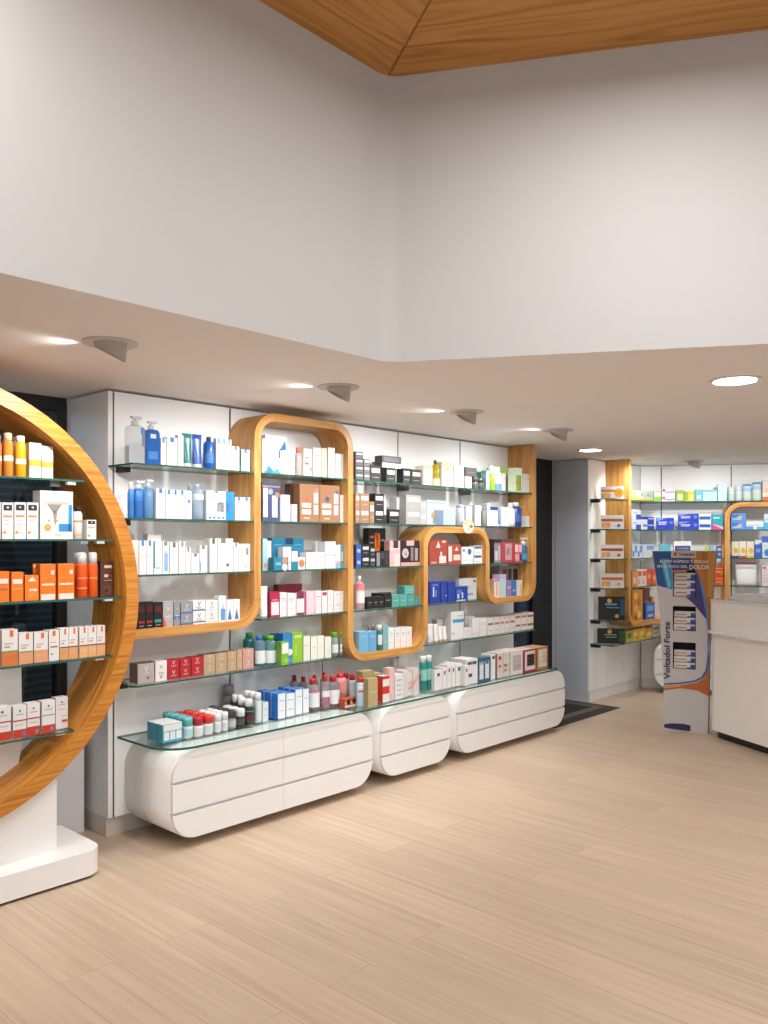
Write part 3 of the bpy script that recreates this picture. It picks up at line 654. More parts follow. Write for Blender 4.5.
class Shelf:
    def __init__(s, fr, z, u, place, crop): s.fr, s.z, s.u, s.place, s.crop = fr, z, u, place, crop
    def put(s, kind, x0, x1, yt, st, desc, n=1, stk=1, rw=1, d=None, u=None, yb=None, crop=None, hs=1.0, place=None, gap=.0026, z0=0.0, rg=.004, dz=None):
        ox, oy, sc = CROP[crop or s.crop]; fr = s.fr
        X0, X1, Y = ox + x0 / sc, ox + x1 / sc, oy + yt / sc; zb = s.z + z0 + .0004
        u = s.u if u is None else u
        if yb is not None: u = fr.flat((X0 + X1) / 2, oy + yb / sc, zb)[1]
        ue = u - (.022 if kind in 'bj' else 0)
        a0, a1 = fr.unp(X0, Y, ue)[0], fr.unp(X1, Y, ue)[0]; zt = fr.unp((X0 + X1) / 2, Y, u)[1]
        H = (zt - zb) * hs / stk; w = (a1 - a0) / n - gap
        if H <= 0 or w <= 0: print('BAD', desc, H, w); return
        name, fn, cat = KIND[kind]; rnd = kind in 'bj'; desc = desc.rstrip(',')
        if rnd: d = w
        elif d is None: d = min(max(.03, w * .85), .075)
        if not rnd and u - rw * (d + rg) < .004: d = max(.02, (u - .006) / rw - rg)
        lim = .262 if s.z > .53 else .47
        if z0:       # rests on what already stands there
            zz = zb; A0, A1 = min(a0, a1), max(a0, a1)
            top = [q[5] for q in PLACED if q[6] is fr and len(q) == 7 and min(A1, q[1]) - max(A0, q[0]) > .01 and min(u, q[2]) - max(u - d, q[3]) > .005 and s.z < q[4] + .01 and q[5] < zb + .06]
            if top: zb = max(top) + .0006; H = max(.02, (zt - zb) * hs / stk)
        for it in range(4):
            D = rw * (d + rg) - rg; hit = False
            for q in PLACED:
                if q[6] is not fr or min(zb + H * stk, q[5]) - max(zb, q[4]) < .001: continue
                oa = min(a1, q[1]) - max(a0, q[0]); ou = min(u, q[2]) - max(u - D, q[3])
                if oa < .0012 or ou < .0012: continue
                hit = True
                if len(q) > 7 or (oa < .022 and oa < .4 * (a1 - a0)):
                    if a0 + a1 > q[0] + q[1]: a0 += oa
                    else: a1 -= oa
                elif u <= q[2]:
                    nu = q[3] - .003
                    if rnd or nu - D > .006: u = nu if nu - D > .004 else max(D + .004, nu)
                    else: u = nu; d = max(.012, (nu - .006) / rw - rg)
                else:
                    if q[2] + D + .003 <= lim: u = q[2] + D + .003
                    elif u - q[2] > .018 and not rnd: d = (u - q[2] - .003) / rw - rg * (rw > 1)
                    elif not rnd: u = lim; d = max(.012, (lim - q[2] - .003) / rw)
                w = (a1 - a0) / n - gap
                if rnd: d = w
                D = rw * (d + rg) - rg
            if not hit: break
        PLACED.append((a0, a1, u, u - D, zb, zb + H * stk + .0006 * (stk - 1), fr))
        src = fn(name, w, d, H, st); first = True; tot = n * stk * rw
        grp = None if tot == 1 else f'{desc}s, {place or s.place}'
        for r_ in range(rw):
            for q in range(stk):
                for c in range(n):
                    o = src if first else copy_thing(src); first = False
                    uu = u - r_ * (d + rg); a = a0 + (a1 - a0) * (c + .5) / n
                    o.location = fr.W(a, uu, zb + q * (H + .0006)); o.rotation_euler = (0, 0, fr.rz)
                    pos = [p_ for p_ in ((ORD[n][c] if n <= 3 else ORDN[c] + ' of ' + NUM[n]) if n > 1 else '', STK[stk][q], ROW[rw][r_]) if p_]
                    tag(o, desc + (', ' + ' '.join(pos) if pos else '') + ', ' + (place or s.place), cat, grp)
# ---- print styles of the packs
G = 'b8bcc2'
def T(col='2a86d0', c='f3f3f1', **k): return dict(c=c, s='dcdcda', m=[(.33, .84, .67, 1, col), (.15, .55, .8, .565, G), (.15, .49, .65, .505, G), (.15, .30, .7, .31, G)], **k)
def V_(c, col='f4f2f0', **k):
    d = dict(c=c, x=[('V', .5, .70, .42, col)], m=[(.25, .4, .75, .43, col), (.3, .3, .7, .32, col)]); d.update(k); return d
def LB_(c, lab='f2f0ee', **k):   # box with a pale label high on its front
    d = dict(c=c, m=[(.12, .55, .88, .82, lab), (.2, .66, .8, .70, '8a8a8a'), (.2, .25, .8, .28, G)]); d.update(k); return d
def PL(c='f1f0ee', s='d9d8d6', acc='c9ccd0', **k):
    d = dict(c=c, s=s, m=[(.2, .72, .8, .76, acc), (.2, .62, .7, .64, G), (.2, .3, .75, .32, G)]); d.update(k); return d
def BL(c, **k): d = dict(c=c); d.update(k); return d
S_ = Shelf
# ---- top shelf, far left bay
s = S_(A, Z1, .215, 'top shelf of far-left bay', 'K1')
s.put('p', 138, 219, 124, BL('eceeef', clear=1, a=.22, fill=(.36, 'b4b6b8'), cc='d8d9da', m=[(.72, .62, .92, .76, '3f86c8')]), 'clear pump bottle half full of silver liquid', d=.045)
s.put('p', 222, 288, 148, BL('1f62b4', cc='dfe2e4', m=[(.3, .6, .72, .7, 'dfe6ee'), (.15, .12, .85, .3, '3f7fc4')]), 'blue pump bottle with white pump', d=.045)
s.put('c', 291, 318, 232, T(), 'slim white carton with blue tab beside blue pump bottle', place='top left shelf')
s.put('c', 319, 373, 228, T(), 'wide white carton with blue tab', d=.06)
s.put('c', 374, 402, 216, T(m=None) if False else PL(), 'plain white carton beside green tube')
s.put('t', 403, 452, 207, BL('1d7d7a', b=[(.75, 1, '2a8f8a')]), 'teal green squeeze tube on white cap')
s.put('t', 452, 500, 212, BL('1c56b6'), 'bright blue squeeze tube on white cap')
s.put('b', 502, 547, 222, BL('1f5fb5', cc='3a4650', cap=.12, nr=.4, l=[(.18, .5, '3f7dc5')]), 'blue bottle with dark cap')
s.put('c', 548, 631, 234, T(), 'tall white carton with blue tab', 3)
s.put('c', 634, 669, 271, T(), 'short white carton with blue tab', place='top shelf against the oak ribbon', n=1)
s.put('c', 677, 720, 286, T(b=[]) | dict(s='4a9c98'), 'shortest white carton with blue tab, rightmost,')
# ---- second shelf
s = S_(A, Z2, .215, 'second shelf of far-left bay', 'K1')
s.put('b', 130, 160, 438, BL('3c86c8', cc='eef1f3', top='dome', cap=.22, nr=.6, l=[(.2, .5, '2f74bc')]), 'leftmost blue foam bottle with white dome')
s.put('b', 161, 208, 434, BL('3278c4', cc='eef1f3', top='pump', cap=.2, nr=.5, l=[(.15, .45, '2463ae')]), 'blue foam pump bottle with white pump')
s.put('b', 209, 258, 428, BL('7fb2dc', clear=1, a=.6, cc='dfe9f2', top='pump', cap=.2, nr=.4, fill=(.6, '86b7de')), 'pale blue clear pump bottle')
s.put('b', 196, 218, 430, BL('a9cbe6', cc='c9dbe8', top='pump', cap=.2, nr=.4), 'pale blue pump bottle in the rear', u=.13)
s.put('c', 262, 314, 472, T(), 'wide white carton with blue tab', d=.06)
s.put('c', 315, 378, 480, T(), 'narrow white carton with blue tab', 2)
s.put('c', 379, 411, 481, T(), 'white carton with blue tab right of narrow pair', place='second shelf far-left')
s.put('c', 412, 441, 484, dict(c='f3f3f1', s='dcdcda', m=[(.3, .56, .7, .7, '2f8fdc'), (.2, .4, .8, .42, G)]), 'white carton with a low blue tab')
s.put('b', 443, 500, 450, BL('c8d8e6', clear=1, a=.4, cc='a9c2d6', cap=.1, nr=.35, fill=(.35, 'c9d3dd'), l=[(.55, .72, 'd9e3ec')]), 'clear water bottle with pale blue cap')
s.put('b', 412, 440, 449, BL('c4d4e4', clear=1, a=.5, cc='9fbcd4', cap=.14, nr=.4), 'pale blue capped bottle in the rear', u=.12)
s.put('k', 508, 644, 486, dict(c='f3f5f7', s='dadada', m=[(.69, 0, 1, 1, '2a8cd8'), (.18, .30, .86, .62, 'cfd4d8'), (.38, .28, .62, .62, '9aa4ae'), (.43, .28, .57, .55, 'e8eef4'), (.12, .76, .55, .79, '6aa9dc'), (.06, .04, .16, .1, '2a7cc8'), (.22, .04, .32, .1, '2a7cc8'), (.38, .04, .48, .1, '2a7cc8'), (.54, .04, .64, .1, '2a7cc8'), (.3, .93, .4, 1, '2f8fdc')]), 'white and blue gift box with a cut-out window', d=.06)
s.put('c', 648, 727, 515, T(), 'slim white carton with blue tab near oak ribbon', 2, place='second shelf')
# ---- third shelf
s = S_(A, Z3, .215, 'third shelf of far-left bay', 'K2')
s.put('c', 150, 186, 146, PL('efe3d9', 'd8c9bd'), 'cream carton half hidden behind the round ring')
s.put('c', 188, 256, 146, T('2a7fd0'), 'tall white carton with blue tab', 2)
s.put('c', 228, 296, 116, PL('f4f4f4', acc='a8cde0'), 'taller white box standing in the rear', u=.12, d=.05)
s.put('c', 257, 298, 150, dict(c='f2f3f2', s='dcdcda', m=[(0, .18, .16, 1, '2f8fa0'), (.2, .17, .8, .2, '67b0c4')]), 'white carton with teal side stripe')
s.put('c', 299, 332, 149, dict(c='f2f2f0', s='dcdcda', m=[(.25, .08, .85, .62, '8fb4e0'), (.42, .62, .68, .7, '8fb4e0'), (.25, .86, .75, 1, '8b8780')]), 'white carton with pale blue bottle printed on it')
s.put('c', 334, 377, 156, T('6d6a66'), 'white carton with grey tab, wide,')
s.put('c', 379, 411, 151, T('9a938a', 'f4f1ee'), 'tall white carton with brown-grey tab')
s.put('c', 411, 436, 181, T('7f7a74'), 'medium white carton with grey tab')
s.put('c', 438, 478, 209, T('7f7a74'), 'short white carton with grey tab')
s.put('c', 479, 516, 168, dict(c='f2f2f0', s='dcdcda', m=[(.25, .85, .65, 1, '8a857f'), (0, .05, .1, .4, '3e88d0')]), 'white carton with grey tab and blue edge')
s.put('c', 526, 564, 136, T('5e5b57'), 'tallest white carton with dark tab')
s.put('c', 565, 640, 137, dict(c='f3f2f0', s='dcdcda', m=[(.2, .86, .5, 1, '8a7468'), (.55, .16, .72, .25, '6b5248'), (.15, .5, .5, .52, G)]), 'tall wide white carton with brown square', d=.06)
s.put('c', 641, 666, 156, T('8a8178'), 'narrow white carton with brown tab')
s.put('c', 667, 730, 162, dict(c='f3f3f2', s='dcdcda', m=[(.62, .6, .82, .85, '8b8f94'), (.5, .16, .65, .2, '6c8fb0')]), 'wide white carton with grey print at right')
# ---- oak ledge
s = S_(A, 1.079 + HT, .215, 'oak ledge of far-left bay', 'K2')
s.put('c', 180, 256, 441, dict(c='191516', s='2a2324', t='3a3031', m=[(.1, .6, .9, .85, '4d1418'), (.15, .2, .9, .28, 'b52430'), (.2, .08, .8, .11, '9c9a98')]), 'black carton with red print', 2)
s.put('c', 258, 299, 442, dict(c='171617', s='2a2324', t='3a3031', m=[(.1, .6, .9, .85, '5a1a1c'), (.1, .2, .9, .32, '2f8f93'), (.2, .08, .8, .11, '9c9a98')]), 'black carton with teal band')
s.put('c', 302, 352, 440, V_('a9a8a8', s='8d8b8a', tri=[(0, .0, .35, 0, 0, .42, 'd8502a')]), 'silver carton with orange corner')
s.put('c', 354, 385, 440, V_('8e9094', b=[(.26, .4, '3a6fb0')]), 'narrow grey carton with blue band')
s.put('c', 388, 444, 446, V_('8f949a', 'eef0f2', b=[(.04, .16, '2e6ab2')]), 'grey and blue carton', 1, 2)
s.put('c', 446, 505, 435, V_('eceef0', '5c7894', b=[(.12, .24, '4a7ab0')]), 'white and blue banded carton, left pair', 1, 2)
s.put('c', 506, 566, 434, V_('f0f0f0', '7a8c9c', b=[(.1, .14, 'b4bcc4')]), 'plain white carton with grey letter, right pair', 1, 2)
s.put('c', 568, 605, 412, dict(c='f0f1f2', s='d4d8dc', x=[('V', .5, .86, .3, '6a7a88')], m=[(.3, .06, .9, .5, '5f9ad0'), (.45, .5, .75, .66, 'a8c8e4')]), 'tall white carton with blue bottle print')
s.put('c', 606, 672, 430, dict(c='eef0f2', s='d0d6da', x=[('V', .7, .8, .34, '50687c')], tri=[(.2, .08, .8, .08, .5, .6, '2f7cba')]), 'white carton with blue drop print', 2)
# ---- first shelf under the ribbon
s = S_(A, Z5, .205, 'shelf under the ribbon, left half', 'K3')
s.put('c', 180, 262, 208, V_('b4aeaa', 'f2f0ee', s='8c8580', t='6b605b', m=[(.3, .5, .7, .52, 'f2f0ee')], o=[(.62, .25, .08, 'd24a30')]), 'silver carton with red dot', d=.08)
s.put('c', 265, 322, 196, V_('efecea', '8f8a88', s='c4545a', o=[(.5, .2, .08, 'c22a34')]), 'white carton with red dot and grey letter', d=.07)
for x0, x1, yt, nm in ((323, 382, 192, 'first'), (384, 436, 186, 'second'), (438, 495, 178, 'third')):
    s.put('c', x0, x1, yt, V_('b3202c', 'f2dcdc', s='8f1a24'), f'red carton with white letter, {nm} red column', 1, 2, place='shelf under ribbon')
for x0, x1, yt, nm in ((497, 555, 166, 'first'), (556, 610, 158, 'second'), (611, 656, 150, 'third')):
    s.put('c', x0, x1, yt, V_('b79c7c', 'efe4d4', s='96805f', t='77654f'), f'gold carton with white letter, {nm} gold column', 1, 2, place='shelf under ribbon')
s.put('c', 657, 684, 144, V_('bf9c80', 'efe0d0'), 'narrow rose gold carton', 1, 2)
s.put('c', 685, 738, 140, V_('c99a8c', 'f2e2dc', s='a87c6e'), 'salmon pink carton with white letter', 1, 2)
s = S_(A, Z5, .205, 'shelf under the ribbon, inside the arch', 'K6'); s.place = 'shelf below the tall arch'
s.put('b', 84, 138, 72, BL('2f8a8c', clear=1, a=.6, cc='3f9a3c', cap=.16, nr=.5, fill=(.6, '3b8f94')), 'teal bottle with green cap in the rear', u=.11)
s.put('b', 140, 197, 88, BL('9cc4d0', clear=1, a=.3, cc='2f7fd8', cap=.14, nr=.42, fill=(.5, '4f8fae'), l=[(.1, .52, 'e6ecee')]), 'teal bottle with bright blue cap')
s.put('b', 199, 258, 88, BL('9cd0cc', clear=1, a=.3, cc='62b03a', cap=.15, nr=.55, fill=(.5, '49a0ac'), l=[(.08, .5, 'e4eeec')]), 'teal bottle with lime green cap')
s.put('b', 170, 196, 84, BL('58a05c', cc='4f9a3c', cap=.2, nr=.6), 'green capped bottle behind blue capped one', u=.11)
s.put('c', 244, 290, 76, dict(c='2f77b8', s='245f96', t='2b6aa6'), 'dark blue box in the rear', u=.11, d=.05)
s.put('c', 262, 304, 118, dict(c='7fb53c', s='6a9a30', m=[(.1, .5, .95, .95, 'eef2ea')], o=[(.62, .2, .24, '9cc85c')]), 'short green carton with white panel', u=.225)
s.put('c', 290, 340, 74, dict(c='2f82c8', s='2468a4', o=[(.78, .36, .3, 'e8eef4'), (.75, .1, .22, '4f9ad8')]), 'tall blue carton with white disc')
s.put('c', 341, 399, 68, dict(c='8fc03a', s='77a42c', m=[(.2, .82, .85, .9, 'c8e090'), (.3, .2, .4, .6, 'b4d870')]), 'tall lime green carton', d=.06)
s.put('c', 402, 440, 88, dict(c='eceee4', s='8fb83c', t='8fb83c', m=[(.2, .6, .8, .63, G)]), 'white carton with green sides, nearest lime carton', place='shelf below tall arch')
s.put('c', 443, 516, 88, dict(c='f0f0e8', s='8fb83c', t='a4c45c', m=[(.25, .5, .8, .52, 'a8b890')]), 'white carton with lime sides', 2)
s.put('c', 519, 556, 92, dict(c='f0f0e8', s='8fb83c', t='8fb83c', m=[(.3, .3, .8, .32, 'a8b890')]), 'white carton with lime sides beside green-capped bottles', place='below tall arch')
s.put('b', 557, 592, 70, BL('b8ccc8', clear=1, a=.5, cc='5fba3c', cap=.2, nr=.6, l=[(.14, .5, 'e8eeec')]), 'clear bottle with green cap, left of two', place='shelf below the tall arch')
s.put('b', 594, 633, 68, BL('9cc0b4', clear=1, a=.5, cc='5fba3c', cap=.2, nr=.6, l=[(.14, .5, 'e8eeec'), (.3, .34, '3fa0b8')]), 'clear bottle with green cap and blue mark')
# ---- glass countertop
s = S_(A, ZC, .4, 'countertop', 'K3')
s.put('c', 300, 397, 500, dict(c='4a9fb4', s='3f93aa', t='f0efee', m=[(.04, .62, .96, .97, 'e6ecee'), (.06, .12, .32, .58, 'eceff0'), (.37, .12, .63, .58, 'e6eaec'), (.68, .12, .94, .58, 'eceff0')]), 'teal shrink-wrapped pack with white top', rw=3, yb=583, hs=1.04, d=.046, place='left end of the countertop')
def rollon(b, cap, **k): return BL(b, cc=cap, top='dome', cap=.42, nr=.95, cr=.98, sh=.02, l=[(.12, .45, k.get('lab', 'd8dadc'))])
s.put('b', 399, 446, 468, rollon('e8f0f0', '5fb8bc', lab='a8ccd0'), 'roll-on with teal cap', rw=4, yb=570, hs=.98)
s.put('b', 448, 496, 466, rollon('f0eeec', 'b02026'), 'roll-on with dark red cap', rw=4, yb=562, hs=.95)
s.put('b', 498, 543, 456, rollon('f0eeec', 'd8301e'), 'roll-on with bright red cap', rw=4, yb=552, hs=.95)
s.put('b', 546, 579, 448, rollon('eceae8', 'efeeec'), 'white roll-on with white cap, left column', rw=4, yb=542, hs=.95)
s.put('b', 580, 612, 440, rollon('eceae8', 'efeeec', lab='c4ccd4'), 'white roll-on with white cap, right column', rw=4, yb=534, hs=.95)
s.put('b', 613, 652, 432, rollon('8f9294', '3a3a3e', lab='b4b4b4'), 'grey roll-on with charcoal cap', rw=4, yb=524, hs=.95)
s.put('b', 655, 695, 424, rollon('2a2a2e', 'ecebe9', lab='4a4a4e'), 'black roll-on with white cap', rw=3, yb=515, hs=.95)
blk = BL('1e2023', cc='efeeec', top='cap', cap=.26, nr=.75, cr=.8, l=[(.52, .56, '3f9aa0'), (.15, .4, '5a2226')])
s.put('b', 696, 736, 378, blk, 'black spray bottle with white cap', yb=507, hs=.96, rw=2)
s.put('b', 660, 692, 366, blk, 'black spray bottle with white cap, second column', u=.2, rw=2)
s.put('b', 630, 660, 362, blk, 'black spray bottle with white cap, third column', u=.19)
s.put('j', 600, 652, 316, BL('7c7a76', cc='8a8884', top='cap', cap=.3, nr=.8, cr=.9), 'grey pump jar at the back', u=.1, place='countertop by the upright')
wb = BL('cfe0e2', cc='f2f1f0', top='dome', cap=.26, nr=.8, cr=.85, l=[(.1, .7, 'dfe6e8')])
s = S_(A, ZC, .4, 'countertop', 'K6')
s.put('b', 127, 170, 396, wb, 'white capped pale lotion bottle', yb=567, rw=3, hs=.96)
s.put('c', 172, 211, 440, dict(c='dfe6e8', s='7fb8bc', t='6fb4b6', m=[(.15, .6, .8, .64, '9fb4bc'), (.15, .3, .8, .33, 'b0bcc4')]), 'pale carton with teal top', yb=556, rw=3, hs=.9, d=.05)
s.put('c', 262, 305, 398, dict(c='eef2f6', s='2a72cc', t='2f7cd4', m=[(.2, .7, .85, .73, '9fb4c8'), (.2, .3, .8, .33, 'b0bcc8')]), 'white carton with blue sides, first column,', yb=540, rw=3, hs=.96, d=.06)
s.put('c', 308, 356, 396, dict(c='eef2f6', s='2a72cc', t='2f7cd4', m=[(.2, .7, .85, .73, '9fb4c8'), (.2, .3, .8, .33, 'b0bcc8')]), 'white carton with blue sides, second column,', yb=528, rw=3, hs=.96, d=.055)
s.put('c', 358, 398, 374, dict(c='eef2f6', s='2a72cc', t='2f7cd4', m=[(.2, .7, .85, .73, '9fb4c8')]), 'taller white carton with blue sides, third column,', yb=516, rw=3, hs=.95, d=.05)
s.put('c', 400, 433, 372, dict(c='eef2f6', s='2a72cc', t='2f7cd4', m=[(.2, .6, .85, .63, '9fb4c8')]), 'taller white carton with blue sides, fourth column,', yb=508, rw=2, hs=.95, d=.05)
pk = BL('dccfd6', clear=1, a=.26, cc='c8202e', cap=.17, nr=.42, fill=(.6, 'b83466'), l=[(.1, .56, 'eceaec')])
s.put('b', 436, 495, 322, pk, 'pink micellar bottle with red cap', yb=497, hs=.97)
s.put('b', 498, 546, 300, dict(pk, l=[(.36, .55, 'e8e6e8')], fill=(.36, 'c23a66')), 'tall crimson-bottomed bottle with red cap', yb=490, hs=.95)
s.put('b', 548, 604, 304, dict(pk, c='c8c4c8', fill=(.2, 'b8385c')), 'clear bottle with red cap and white label', yb=478, hs=.95)
pr_ = dict(pk, c='c4bcc0', fill=(.3, 'b06a7c'))
s.put('b', 336, 376, 306, dict(pr_, cc='8f1c28'), 'clear bottle with dark red cap, at the rear', u=.10)
s.put('b', 386, 424, 314, pr_, 'clear bottle with red cap, rear left', u=.11)
s.put('b', 448, 482, 304, pr_, 'clear bottle with red cap, rear middle', u=.14)
s.put('b', 500, 532, 292, pr_, 'clear bottle with red cap, rear right', u=.13)
s.put('b', 590, 648, 262, BL('d88480', cc='c8242e', top='cone', cap=.24, nr=.5, cr=.55, l=[(.3, .6, 'e09a94')]), 'coral bottle with pointed red cap', yb=455, hs=.93)
s.put('k', 612, 682, 416, dict(c='c8502a', s='a83c20', m=[(0, .35, 1, .62, 'e8b070'), (0, 0, 1, .16, 'efe8e0')], o=[(.3, .6, .16, '2a1c18'), (.72, .64, .14, '2a1c18')]), 'small low orange box with dark discs', yb=470, hs=.8, d=.05)
s.put('b', 650, 690, 290, BL('d8dee2', clear=1, a=.6, cc='c42430', cap=.2, nr=.6, l=[(.2, .6, 'c9d4dc')]), 'clear lotion bottle with red cap', yb=448, hs=.92, rw=2)
s.put('b', 692, 729, 310, BL('bcd4e2', cc='c8242e', cap=.16, nr=.8, cr=.82, l=[(.62, .72, 'eef2f4'), (.5, .56, 'c83038')]), 'pale blue spray can with red cap', yb=474, hs=.95)
s = S_(A, ZC, .4, 'countertop', 'K9')
gold = dict(c='a8986a', s='8f8058', t='b8a878', m=[(.2, .5, .8, .54, 'd0c498')])
s.put('c', 112, 184, 450, gold, 'olive gold carton, tall, at left', u=.35, d=.06, hs=.98); s.put('c', 186, 232, 458, gold, 'olive gold carton, tall, at right', u=.35, hs=.95, d=.05)
s.put('c', 124, 186, 492, dict(gold, c='b8a47c'), 'short pale gold carton in front', u=.41, hs=.96, d=.04)
s.put('c', 234, 277, 476, dict(c='eceae8', s='c83028', b=[(.88, 1, 'c82a26'), (.32, .6, 'd0302a')]), 'white carton with red bands', u=.395, hs=.95)
s.put('c', 279, 318, 424, dict(c='e0b8b4', s='d0a09c', t='e8c8c4', m=[(.3, .2, .6, .7, 'e8cac6')]), 'tall dusty pink carton', u=.395, hs=.95)
s.put('c', 320, 372, 468, dict(c='e9e9ea', s='c8c8ca', m=[(.2, .75, .8, .79, '8f98a4'), (.2, .55, .8, .58, '8f98a4'), (.2, .35, .8, .38, '8f98a4'), (.2, .15, .8, .18, '8f98a4')]), 'white carton with lines of grey print', u=.395, hs=.95)
s.put('g', 374, 482, 374, BL('ffffff'), 'clear gift bag of white cartons tied with pink ribbon', u=.395, hs=.95, d=.1)
s.put('g', 340, 400, 378, BL('ffffff'), 'clear gift bag of cartons standing further back', u=.17, d=.08)
gb = BL('2f8f86', clear=1, a=.8, cc='eeeeec', cap=.17, nr=.7, cr=.75, l=[(.3, .62, '8fc4bc')])
s.put('b', 485, 521, 352, gb, 'green bottle with white cap', u=.34, hs=.95); s.put('b', 522, 558, 346, gb, 'green bottle with white cap, right of its twin,', u=.34, hs=.95)
def TB(col, **k): return dict(c='efedec', s='d4d2d0', t='e6e4e2', m=[(.36, .68, .68, .84, col), (.2, .3, .3, .32, G)], **k)
s.put('c', 572, 622, 440, TB('5a2a5c'), 'white carton with purple square, first column,', u=.375, hs=.94, rw=2)
s.put('c', 623, 652, 425, TB('5a2a5c'), 'white carton with purple square, second column,', u=.375, hs=.94, rw=2)
s.put('c', 653, 680, 402, TB('5a2a5c'), 'white carton with purple square, third column,', u=.375, hs=.92, rw=2)
s.put('c', 681, 706, 404, TB('5a2a5c'), 'white carton with purple square, fourth column,', u=.375, hs=.94, rw=2)
s = S_(A, ZC, .4, 'countertop', 'K12')
s.put('c', 100, 141, 396, TB('2f5a78'), 'white carton with teal square, first column,', u=.375, hs=.93, rw=2)
s.put('c', 142, 168, 412, TB('2f5a78'), 'short white carton with teal square', u=.395, hs=.96)
s.put('c', 169, 241, 366, dict(c='efedec', s='d4d2d0', m=[(.1, .78, .48, .9, '3a5a74'), (.52, .78, .9, .9, '3a5a74'), (.1, .28, .5, .42, '3a5a74')]), 'wide white carton with three teal squares', u=.395, hs=.93, rw=2, d=.07)
s.put('k', 244, 323, 362, dict(c='2f5f7c', s='24506a', m=[(.1, .1, .42, .85, 'dfe6ea'), (.56, .1, .88, .85, 'dfe6ea'), (.14, .72, .38, .9, '3a6a88'), (.6, .72, .84, .9, '3a6a88')]), 'dark teal gift box with two white bottles', u=.395, hs=.95, d=.06)
s.put('c', 326, 354, 338, dict(c='efedec', s='d4d2d0', m=[(.3, .82, .9, .94, '2f5a78')]), 'tall white carton with dark teal square', u=.395, hs=.93, rw=2)
s.put('c', 366, 446, 326, dict(c='ddd2cc', s='a8746a', m=[(.1, .74, .32, .88, 'b03c3a'), (.1, .42, .3, .52, 'b86a60'), (.55, .42, .78, .52, 'b86a60'), (.55, .22, .75, .32, 'c08078'), (.48, 0, .52, 1, 'b4a49c')]), 'beige carton with red squares', u=.395, hs=.93, rw=2, d=.06)
s.put('k', 450, 530, 312, dict(c='e6e2df', s='c4beba', m=[(.2, .18, .86, .8, 'b8b0aa'), (.28, .62, .8, .7, 'f0eeec'), (.28, .42, .8, .5, 'f0eeec'), (.28, .22, .8, .3, 'f0eeec')]), 'white gift box with open window', u=.395, hs=.93, rw=2, d=.07)
s.put('k', 534, 617, 306, dict(c='a8243c', s='8a1c30', t='d8c8c8', m=[(.1, .08, .9, .92, 'e8dcd8'), (.26, .26, .86, .78, '8a6a68'), (.3, .66, .7, .74, '5a1c28'), (.3, .46, .7, .54, '5a1c28'), (.3, .28, .7, .36, '5a1c28')]), 'white gift box with dark red frame', u=.395, hs=.94, rw=2, d=.07)
s.put('k', 620, 691, 292, dict(c='b87830', s='9a6020', t='c8a070', m=[(.12, .1, .88, .9, 'e4dccc'), (.5, .3, .92, .8, '8a6a48'), (.2, .62, .8, .7, 'efe8dc'), (.2, .3, .8, .36, 'b09068')]), 'white gift box with amber frame', u=.395, hs=.94, rw=2, d=.07)
# ---- inside the tall arch
s = S_(A, Z1, .21, 'top shelf inside tall arch', 'K4')
s.put('c', 174, 192, 210, PL('ecc8bc', 'd8a89a'), 'narrow salmon carton at the left')
s.put('k', 194, 313, 198, dict(c='eaf0f5', s='ccd6de', m=[(.62, .42, .68, .62, '25303c'), (.2, .86, .75, .88, 'a8c0d4'), (0, 0, .7, .06, '3f8cd0')], tri=[(0, 0, .45, .02, .12, .22, '3a86cc'), (.2, 0, .7, 0, .55, .16, '5a9cd8'), (.62, .62, .96, .66, .92, .9, '2f6fd0')]), 'large white display box with blue splash print', d=.04)
s.put('c', 315, 358, 266, PL('f4f4f3'), 'white carton next to the splash box')
s.put('b', 360, 390, 258, BL('e4dedb', clear=1, a=.6, cc='ef8a5c', cap=.18, nr=.6), 'clear bottle with orange cap')
s.put('c', 392, 451, 266, dict(c='f4f1ee', s='e0d8d2', m=[(.15, .66, .6, .7, 'ee7c4a'), (.15, .42, .6, .5, 'ee7c4a'), (.75, .2, .95, .34, 'ef8f5a')]), 'white carton with orange print')
s.put('c', 455, 500, 262, PL('f4f3f1', acc='e8b8a0'), 'white carton beside beige one')
s.put('c', 501, 532, 264, PL('e8dcd0', 'd0c4b8', m=[(.2, .4, .8, .44, 'c8b4a4')]), 'beige carton')
s.put('c', 538, 575, 262, PL('f6f6f5'), 'tall white carton')
s.put('c', 578, 632, 296, PL('f3f3f3'), 'short white carton at the right')
s = S_(A, Z2, .21, 'second shelf inside tall arch', 'K4')
s.put('k', 176, 274, 452, dict(c='3f4f74', s='33405f', t='2f4a68', m=[(.06, .1, .3, .85, 'e6eaf0'), (.55, .1, .86, .66, 'e6eaf0'), (0, .88, 1, .91, 'e88a58'), (.08, .42, .3, .46, '9fb0c8'), (.58, .38, .84, .42, '9fb0c8')], o=[(.46, .76, .14, '8fa4c4'), (.84, .68, .12, 'e88048')]), 'navy gift box with white bottles', d=.06)
s.put('c', 277, 330, 520, PL('f2f2f1'), 'tall white carton beside navy box', u=.19)
s.put('c', 331, 369, 572, PL('eeeeed'), 'low white carton beside brown box')
s.put('k', 336, 381, 459, dict(c='6b4630', s='54351f', t='7f5638'), 'dark brown box', u=.13, d=.06)
kb = dict(c='a87c58', s='7a5438', t='c09870', m=[(.1, .2, .56, .33, 'f0e8e0'), (.1, .38, .56, .5, 'f0e8e0'), (.7, .2, .92, .46, 'f0e8e0'), (.7, .5, .92, .78, 'f0e8e0'), (.2, .08, .5, .12, 'd8c0a8')])
s.put('k', 382, 492, 462, dict(kb, o=[(.36, .62, .1, 'd8685c'), (.84, .84, .08, 'd8888c')]), 'brown gift box with red dot', d=.06)
